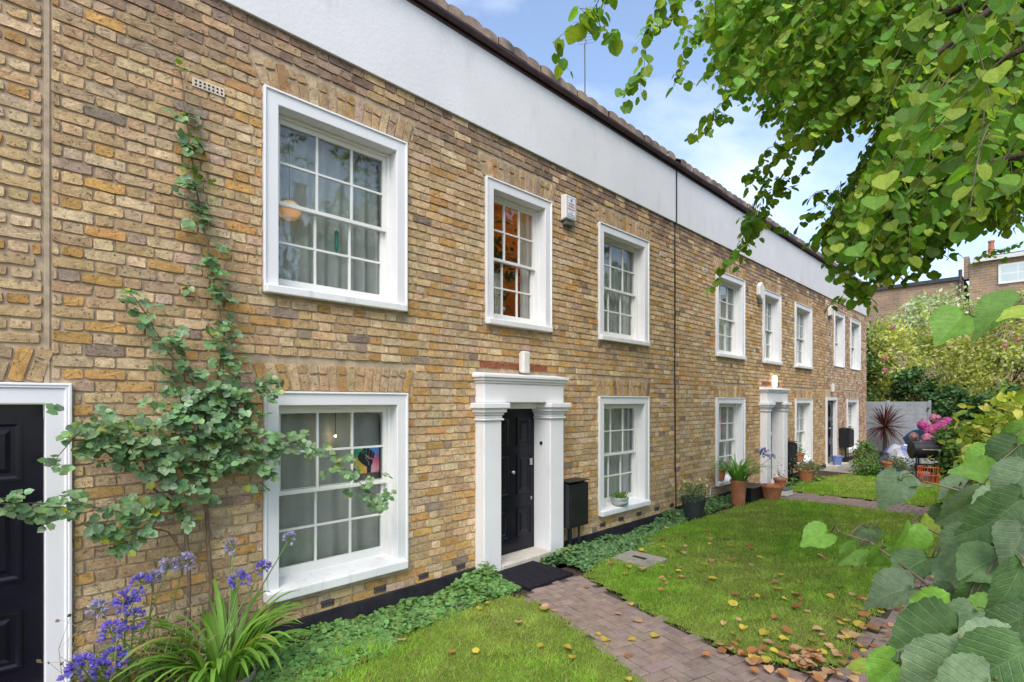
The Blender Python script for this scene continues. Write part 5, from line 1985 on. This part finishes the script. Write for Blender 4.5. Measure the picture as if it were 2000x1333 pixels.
for (y0, y1) in ((-2.67, -5.0), (-6.4, -8.6)):
    w_ = MB().box(39.72, 39.795, y1, y0, 8.45, 9.55)
    w_ = w_.build('window', 'sash_paint', fb2, bevel=.02)
    for k in range(3):
        ww = (y0 - y1 - .2) / 3
        for (za, zb) in ((8.6, 8.98), (9.05, 9.45)):
            MB().box(39.70, 39.715, y0 - .06 - (k + 1) * ww, y0 - .12 - k * ww, za, zb).build('pane', 'glass', w_)

# ------------------------------------------------------------------ lime tree overhead
tree = thing('lime_tree', 'lime tree whose leafy branches hang over the garden against the sky', 'tree', (4.9, -7.0, 0))
TR = MB()
TR.tube([(4.9, -7.0, -.1), (4.95, -6.9, 1.4), (4.8, -6.7, 3.0), (4.7, -6.5, 4.6), (4.6, -6.3, 6.4)], [.30, .24, .21, .17, .08], 12)
TR.build('trunk', 'bark', tree, smooth=True)
CORE = [(1375, -400), (1360, 90), (1405, 180), (1480, 215), (1520, 260), (1570, 300), (1650, 250), (1720, 260), (1690, 320), (1590, 380), (1620, 430), (1600, 470), (1650, 540), (1700, 560), (1760, 545), (1810, 515), (1850, 478), (1935, 455), (2010, 440), (2900, 430), (2900, -400)]
LIMBS = []
LM = MB()
forks = [Vector((4.8, -6.7, 3.0)), Vector((4.75, -6.6, 3.8)), Vector((4.7, -6.5, 4.5)), Vector((4.65, -6.4, 5.2))]
ends = [zp(1900, 330, 2.2), zp(1700, 470, 4.4), zp(1560, 200, 4.2), zp(1780, 150, 3.0), zp(1480, 60, 4.4), zp(1950, 120, 1.7), zp(1850, 420, 3.6), zp(1760, 400, 4.8), zp(1700, -100, 4.5), zp(1900, -250, 4.0), (7.5, -5.5, 4.5), (7.0, -8.0, 5.5), (3.0, -8.5, 5.5), (2.5, -6.0, 4.5), (6.5, -4.0, 5.5), (5.0, -4.5, 6.8), (5.0, -9.0, 6.5)]
for k, e in enumerate(ends):
    e = Vector(e)
    b = forks[k % 4]
    m1 = b.lerp(e, .35) + Vector((random.uniform(-.15, .15), random.uniform(-.15, .15), .35))
    m2 = b.lerp(e, .7) + Vector((random.uniform(-.15, .15), random.uniform(-.15, .15), .25))
    fine = []
    for i in range(13):
        t = i / 12
        fine.append(b * (1 - t) ** 3 + m1 * 3 * t * (1 - t) ** 2 + m2 * 3 * t * t * (1 - t) + e * t ** 3)
    LM.tube(fine, [float(.075 * (1 - t) + .009 * t) for t in np.linspace(0, 1, 13)], 7)
    LIMBS.append(fine)
LM.build('limb', 'bark', tree, smooth=True)

TW = MB()
leafP, leafT, leafN, leafS = [], [], [], []


def add_twig(pts, every=.035, size=.075, rad=.003, keep=None, sizes=None):
    """leaves alternate along a twig and hang from it"""
    P = [Vector(p) for p in pts]
    TW.tube(P, [rad * (1 - .6 * i / (len(P) - 1)) for i in range(len(P))], 4, cap=False)
    acc = 0
    side = 1
    for i in range(len(P) - 1):
        seg = P[i + 1] - P[i]
        L = seg.length
        n = max(1, int(L / every))
        for q in range(n):
            p = P[i].lerp(P[i + 1], (q + random.random()) / n)
            d = seg.normalized()
            s = d.cross(Vector((0, 0, 1)))
            s = s.normalized() if s.length > .05 else Vector((1, 0, 0))
            side = -side
            tip = (s * side * random.uniform(.5, 1.1) + d * random.uniform(.1, .8) + Vector((random.uniform(-.35, .35), random.uniform(-.35, .35), -random.uniform(.25, 1.0)))).normalized()
            nn = (Vector((random.uniform(-.55, .55), random.uniform(-.55, .55), .9)) + s * side * .35)
            leafP.append(p + tip * .02); leafT.append(tip); leafN.append(nn); leafS.append(size * random.uniform(.6, 1.2))


# sprays drawn from the photograph: pixel polyline, depth, leaf size
SPRAYS = [([(1300, -60), (1282, 20), (1262, 80), (1258, 130), (1225, 182)], 3.6, .075), ([(1200, -60), (1165, 10), (1140, 40), (1122, 50)], 3.0, .075), ([(1165, 10), (1172, 50), (1205, 78)], 3.0, .08),
          ([(1430, -20), (1370, 50), (1338, 105), (1318, 170)], 4.0, .07), ([(1390, 20), (1345, 40), (1330, 80)], 4.1, .07), ([(1470, 150), (1420, 195), (1385, 225), (1368, 248)], 4.0, .075),
          ([(1620, 240), (1540, 280), (1505, 320), (1490, 380), (1478, 440), (1450, 480), (1408, 520)], 4.2, .075), ([(1540, 280), (1500, 290), (1470, 345), (1465, 370)], 4.3, .07), ([(1490, 380), (1470, 400), (1462, 430), (1440, 490)], 4.2, .07),
          ([(1640, 250), (1580, 320), (1560, 345), (1530, 350), (1515, 345)], 4.4, .07), ([(1700, 360), (1640, 380), (1600, 375), (1580, 385)], 4.0, .08), ([(1690, 440), (1650, 500), (1660, 540), (1690, 562), (1650, 558)], 3.8, .08),
          ([(1700, 460), (1640, 450), (1610, 445), (1625, 410)], 4.0, .08), ([(1780, 500), (1790, 530), (1770, 545)], 4.2, .07), ([(1560, 215), (1520, 235), (1480, 200)], 4.3, .075),
          ([(2080, 455), (2000, 470), (1960, 485), (1925, 490)], 6.0, .06), ([(1300, -40), (1330, 10), (1300, 40), (1270, 60)], 3.8, .07), ([(1430, 100), (1400, 120), (1370, 160)], 4.2, .07),
          ([(1560, 260), (1540, 330), (1500, 400), (1495, 440)], 4.5, .07), ([(1850, 480), (1760, 520), (1700, 545), (1680, 570)], 4.3, .075), ([(1640, 430), (1630, 480), (1610, 520)], 4.6, .07)]
for (pl, Z, sz) in SPRAYS:
    pts = []
    for i, (x, y) in enumerate(pl):
        pts.append(Vector(zp(x, y, Z + .06 * math.sin(i * 1.7))))
    fine = []
    for i in range(len(pts) - 1):
        for q in range(3):
            fine.append(pts[i].lerp(pts[i + 1], q / 3) + Vector((random.uniform(-.012, .012),) * 3))
    fine.append(pts[-1])
    add_twig(fine, .030, sz)
    if len(pl) > 3:
        for k in range(len(fine) // 3):
            b = random.choice(fine)
            add_twig([b, b + Vector((random.uniform(-.1, .1), random.uniform(-.1, .1), -random.uniform(.03, .1))), b + Vector((random.uniform(-.16, .16), random.uniform(-.16, .16), -random.uniform(.08, .2)))], .04, sz * .9, .002)
n_spray = len(leafP)

# crown: twigs leave the limbs and points of the crown volume
seeds = []
for fine in LIMBS:
    for k in range(26):
        i = random.randrange(4, len(fine))
        seeds.append((fine[i], 1))
cc0, cr0 = Vector((4.6, -5.5, 4.9)), Vector((3.5, 3.5, 2.9))
for k in range(1500):
    d = Vector(rdir(1)[0])
    rr = random.uniform(.25, 1.0) ** .5
    seeds.append((cc0 + Vector((d.x * cr0.x, d.y * cr0.y, d.z * cr0.z)) * rr, 0))
# fill the part of the crown that hangs into view
for k in range(5000):
    px, py = (random.uniform(1370, 2060), random.uniform(-120, 545)) if random.random() < .75 else (random.uniform(1700, 2120), random.uniform(-120, 470))
    if in_poly(np.array([px]), np.array([py]), CORE)[0]:
        Zr = 3.1 + 2.8 * random.random()
        if px > 1800 and random.random() < .022:
            Zr = random.uniform(1.35, 2.6)
        seeds.append((Vector(zp(px, py, Zr)), 2))
for (p, kind) in seeds:
    out = (p - cc0)
    out = out.normalized() if out.length > .01 else Vector((0, 0, 1))
    d = (out * .8 + Vector((random.uniform(-.7, .7), random.uniform(-.7, .7), random.uniform(-.5, .2)))).normalized()
    L = random.uniform(.3, .65)
    pts = [p]
    for q in range(3):
        d = (d + Vector((0, 0, -.28))).normalized()
        pts.append(pts[-1] + d * L / 3)
    A = np.array([tuple(q) for q in pts])
    px, py, Z = proj_np(A)
    infr = (px > -20) & (px < 2020) & (py > -20) & (py < 1350) & (Z > 0)
    if np.any(np.hypot(A[:, 0], A[:, 1] + DW) < .75) or np.any(A[:, 1] > -.6):
        continue
    if np.any(infr & ~in_poly(px + random.gauss(0, 8), py + random.gauss(0, 8), CORE)):
        continue
    if np.any(infr & (Z < (1.25 if kind == 2 else 3.0))):
        continue
    if not np.any(infr) and kind != 2 and random.random() < .72:
        continue
    add_twig(pts, .034, random.uniform(.045, .068), .0025)
TW.build('twig', 'twig', tree)
P, T, N = (np.array([tuple(q) for q in A]) for A in (leafP, leafT, leafN))
S = np.array(leafS)
cols = leaf_colors(len(P), (.135, .27, .033), .38, .1, (.27, .36, .045), .32)
lighter_leaf = rng.random(len(P)) < .12  # a random share of the leaves gets a lighter green
cols[lighter_leaf] *= 1.35
V, Tt, C = scatter(*L_LIME, P, T, N, S, cols)
tag(mesh_obj('crown', fast_mesh('crown', V, Tt, C), 'leaf_tree', tree), kind='stuff')

# ------------------------------------------------------------------ big leaved shoots close by
def big_leaf_mesh(seed):
    r = random.Random(seed)
    n, rings = 40, 4
    V = [(0, .0, 0)]
    curl, fold, wav = r.uniform(.2, .65), r.uniform(.15, .6), r.uniform(.02, .06)
    ph = r.uniform(0, 6)

    def outline(t):                   # t from 0 to 1 round the blade, from the notch
        a = t * 2 * math.pi
        x = math.sin(a)
        rad = .5 * (1 + .12 * math.cos(2 * a))
        px = .52 * math.sin(a) * (1.0 - .12 * math.cos(a))
        py = .44 - .50 * math.cos(a)
        if t < .08 or t > .92:
            py += .22 * (1 - min(t, 1 - t) / .08)
        if abs(t - .5) < .07:
            py += .17 * (1 - abs(t - .5) / .07)
        return px, py
    out = []
    for i in range(n):
        px, py = outline(i / n)
        s = 1.0 + (.035 if i % 2 else -.02)
        out.append((px * s, .40 + (py - .40) * s))
    for k in range(1, rings + 1):
        f = k / rings
        for (px, py) in out:
            x, y = px * f, .0 + (py) * f + (1 - f) * .10
            z = fold * abs(x) - curl * y * y + wav * math.sin(9 * y + ph) * f + wav * .8 * math.sin(11 * x + ph * 2) * f
            V.append((x, y, z))
    V[0] = (0, .10, 0)
    Fc = []
    for i in range(n):
        j = (i + 1) % n
        Fc.append((0, 1 + i, 1 + j))
        for k in range(rings - 1):
            a, b = 1 + k * n + i, 1 + k * n + j
            Fc += [(a, a + n, b + n), (a, b + n, b)]
    me = fast_mesh('leaf', np.array(V), np.array(Fc), None, smooth=True)
    me.materials.append(MATS['leaf_veined'])
    return me


BIG = [big_leaf_mesh(q) for q in range(10)]
DG, GG, BG, YGc = (.085, .16, .055), (.17, .245, .13), (.17, .34, .045), (.32, .42, .05)
near = thing('lime_shoots', 'close leafy shoots with large heart shaped veined leaves beside the path', 'shrub', (2.6, -5.3, 0))
# px, py, depth, size in px, colour, tip direction in the picture (degrees, 0 = right, 90 = up), facing tilt
NEAR = [(1600, 1045, 1.75, 62, BG, 190, .5), (1690, 1048, 1.7, 42, GG, 250, .2), (1712, 1040, 1.7, 40, GG, 300, .3), (1775, 1050, 1.5, 76, BG, 255, .7), (1665, 1082, 1.6, 52, BG, 215, .5), (1722, 1084, 1.55, 56, BG, 250, .6),
        (1790, 1098, 1.45, 92, DG, 190, .25), (1750, 1150, 1.3, 92, GG, 185, .4), (1828, 1195, 1.15, 98, BG, 200, .6), (1830, 1250, .95, 165, DG, 188, .75), (1740, 1312, .95, 92, BG, 215, .6), (1842, 1318, .85, 150, GG, 205, .5),
        (1684, 1302, 1.2, 36, YGc, 160, .5), (1945, 1256, .9, 120, GG, 165, .4), (1955, 1300, .8, 150, DG, 220, .6), (1895, 992, 1.5, 105, GG, 235, .7), (1790, 940, 1.6, 62, GG, 20, .3), (1748, 950, 1.6, 72, GG, 225, .6),
        (1930, 925, 1.6, 80, BG, 150, .6), (1962, 1012, 1.2, 115, DG, 200, .7), (1924, 1098, 1.15, 98, DG, 195, .5), (1880, 1062, 1.3, 82, GG, 215, .5), (1930, 1056, 1.25, 62, YGc, 320, .6), (1985, 1140, .95, 120, DG, 250, .8),
        (1875, 945, 1.7, 70, GG, 175, .12), (1985, 935, 1.3, 90, GG, 210, .4), (1860, 1120, 1.35, 74, GG, 230, .3), (1905, 1160, 1.15, 80, DG, 240, .5), (1980, 1210, .95, 95, DG, 200, .5), (1890, 1215, 1.05, 90, GG, 220, .4),
        (1990, 1060, 1.1, 100, GG, 230, .5), (1840, 1010, 1.7, 56, DG, 230, .5), (1940, 985, 1.45, 74, GG, 190, .4), (1810, 1030, 1.6, 48, YGc, 80, .4), (1870, 1290, .9, 90, DG, 240, .5), (1995, 1320, .8, 110, GG, 200, .5),
        (1965, 880, 1.6, 70, DG, 210, .5), (1990, 850, 1.7, 66, BG, 230, .6), (1915, 890, 1.9, 52, BG, 200, .5), (1795, 1210, 1.2, 62, GG, 210, .3), (1930, 1190, 1.1, 74, BG, 150, .4), (1770, 1335, .95, 80, DG, 200, .5), (1900, 1340, .8, 120, GG, 190, .5),
        (1868, 625, 1.35, 92, BG, 205, .25), (1965, 596, 1.15, 104, BG, 190, .3), (1994, 610, 1.0, 60, YGc, 170, .4), (1990, 1265, .85, 90, GG, 230, .6), (1845, 1165, 1.25, 60, DG, 200, .4), (1985, 985, 1.15, 80, DG, 215, .6)]
fw = Vector((CT, ST, 0)); rt = Vector((ST, -CT, 0)); up = Vector((0, 0, 1))
NEAR += [(random.uniform(1860, 2040), random.uniform(900, 1340), random.uniform(1.25, 1.9), random.uniform(45, 85), random.choice([DG, GG, DG, BG]), random.uniform(150, 290), random.uniform(.2, .8)) for k in range(14)]
tips = []
for (px, py, Z, sp, col, an, face) in NEAR:
    p = Vector(zp(px, py, Z))
    size = sp / F * Z * .88
    d = (rt * math.cos(R(an)) + up * math.sin(R(an)) + fw * random.uniform(-.35, .25)).normalized()
    n = (-fw * face * 1.1 + up * (1.1 - face) + rt * random.uniform(-.35, .35))
    n = (n - d * n.dot(d)).normalized()
    x = d.cross(n)
    M3 = Matrix(((x.x, d.x, n.x), (x.y, d.y, n.y), (x.z, d.z, n.z))).to_4x4()
    base = p - d * size * .5
    o = bpy.data.objects.new('leaf', random.choice(BIG))
    g = random.uniform(.7, 1.4)
    o.color = (col[0] * g, col[1] * g, col[2] * g, 1)
    link(o, near, Matrix.Translation(base) @ M3 @ Matrix.Scale(size, 4))
    tips.append(base)
NS = MB()
stemroots = [Vector((2.6, -5.3, 0))]
canes = []
for (pl, Zs) in (([(2150, 1250), (2030, 1130), (1930, 1080), (1850, 1050), (1780, 1020)], [1.3, 1.3, 1.35, 1.45, 1.55]), ([(2200, 1100), (2060, 1040), (1960, 985), (1880, 960), (1800, 940)], [1.4, 1.4, 1.5, 1.6, 1.65]),
                 ([(2150, 1330), (2000, 1260), (1910, 1215), (1840, 1165), (1770, 1110), (1700, 1060), (1640, 1040)], [.95, 1.0, 1.1, 1.25, 1.45, 1.6, 1.7]), ([(2200, 1420), (2050, 1360), (1930, 1300), (1840, 1270), (1760, 1300)], [.85, .85, .88, .92, .95]),
                 ([(2150, 560), (2040, 585), (1985, 598), (1920, 625), (1895, 615)], [1.1, 1.1, 1.15, 1.3, 1.35])):
    pts = [Vector(zp(x, y, Z)) for (x, y), Z in zip(pl, Zs)]
    if pl[0][1] > 600:
        first = Vector((2.6 + random.uniform(-.15, .15), -5.3 + random.uniform(-.1, .1), 0))
        pts = [first, first.lerp(pts[0], .5) + Vector((.1, -.05, .1))] + pts
    else:
        pts = [Vector((2.5, -5.6, 3.3)), ] + pts
    fine = []
    for i in range(len(pts) - 1):
        for q in range(3):
            fine.append(pts[i].lerp(pts[i + 1], q / 3))
    fine.append(pts[-1])
    NS.tube(fine, [float(q) for q in np.linspace(.009, .0022, len(fine))], 7)
    canes += fine
for b in tips:
    q = min(canes, key=lambda c: (c - b).length)
    mid = q.lerp(b, .5) + Vector((0, 0, .02))
    NS.tube([q, mid, b], [.0022, .0018, .0016], 5)
NS.build('stem', 'rose_stem', near, smooth=True)

# ------------------------------------------------------------------ hedge and trees across the garden (seen in the glass)
shrub('garden_hedge', 'tall dark green hedge along the far side of the garden', [((6 + 4 * k, -8.6, 1.7), (2.3, .9, 1.8), 40, 1300, .3) for k in range(6)], .2, (.06, .11, .03), 'leaf', cat='hedge')
for (x, y, lab) in ((13.5, -9.5, 'broad green tree standing behind the garden hedge'), (21.5, -10.5, 'tall green tree standing at the end of the garden hedge')):
    shrub('garden_tree', lab, [((x, y, 5.2), (3.0, 2.6, 2.8), 90, 5000, .4), ((x + 1.5, y + .6, 7.2), (2.0, 2.0, 1.6), 40, 2000, .35)], .26, (.07, .14, .03), 'leaf_tree', L_LIME, cat='tree')

# ------------------------------------------------------------------ fallen leaves
FL = []
for q in range(4):
    r = random.Random(q + 3)
    m = MB()
    c = [r.uniform(.1, .5), r.uniform(-.4, .4)]
    V = []
    for (x, y, z) in L_LIME[0]:
        V.append((x, y - .4, .06 + c[0] * x * x * 2 + c[1] * (y - .4) ** 2 + r.uniform(-.04, .04)))
    me = fast_mesh('fallen_leaf', np.array(V), np.array(L_LIME[1]))
    me.materials.append(MATS['dry_leaf'])
    FL.append(me)
YEL, TAN, BRN = (.52, .40, .06), (.50, .30, .16), (.36, .16, .06)


def fallen(x, y, where, zone):
    kind = random.random()
    if zone == 'edge':
        nm, c = ('brown', BRN) if kind < .45 else (('tan', TAN) if kind < .85 else ('yellow', YEL))
    else:
        nm, c = ('brown', BRN) if kind < .28 else (('tan', TAN) if kind < .58 else ('yellow', YEL))
    g = random.uniform(.75, 1.2)
    o = bpy.data.objects.new('fallen_leaf', random.choice(FL))
    o.color = (c[0] * g, c[1] * g, c[2] * g, 1)
    s = random.uniform(.045, .085)
    lawn = zone != 'path'
    z = (lawn_height(x, y) + .014) if lawn else .002
    link(o, None, Matrix.Translation((x, y, z)) @ Matrix.Rotation(random.uniform(0, 6.28), 4, 'Z') @ Matrix.Rotation(random.uniform(-.4, .4) if lawn else random.uniform(-.1, .1), 4, 'X') @ Matrix.Scale(s, 4))
    tag(o, f'{nm} fallen leaf lying {where}', 'leaf', f'{nm} fallen leaves {where}')


def pick(poly, n, f):
    xs = [p[0] for p in poly]; ys = [p[1] for p in poly]
    k = 0
    while k < n:
        x, y = random.uniform(min(xs), max(xs)), random.uniform(min(ys), max(ys))
        if in_poly(np.array([x]), np.array([y]), poly)[0] and random.random() < f(x, y):
            yield x, y
            k += 1


for x, y in pick(LAWN_MID, 105, lambda x, y: max(.05, 1 - abs(x - 4.9) / 3.6) * (0.35 + .65 * min(1, (-y) / 3))):
    fallen(x, y, 'on the lawn between the brick paths', 'lawn')
for x, y in pick(LAWN_NEAR, 30, lambda x, y: 1.0 if x > 1.6 else .4):
    fallen(x, y, 'on the lawn by the first front window', 'lawn')
EDGE = [(3.90, -2.75), (3.96, -3.12), (4.24, -3.38), (5.1, -3.32), (6.0, -3.38), (7.6, -3.45)]
for k in range(110):
    i = min(4, int(abs(random.gauss(2.0, 1.2))))
    t = random.random()
    x = EDGE[i][0] * (1 - t) + EDGE[i + 1][0] * t + random.gauss(0, .12)
    y = EDGE[i][1] * (1 - t) + EDGE[i + 1][1] * t + random.gauss(.02, .13)
    fallen(x, y, 'in the drift along the lawn edge', 'edge')
for x, y in pick(PATH_DOOR, 14, lambda x, y: 1.0):
    if y < -.95:
        fallen(x, y, 'on the brick path to the pillared black door', 'path')
for x, y in pick([(4.2, -3.45), (7.5, -3.55), (7.5, -4.2), (4.2, -4.2)], 26, lambda x, y: 1.0):
    fallen(x, y, 'on the long brick path under the branches', 'path')
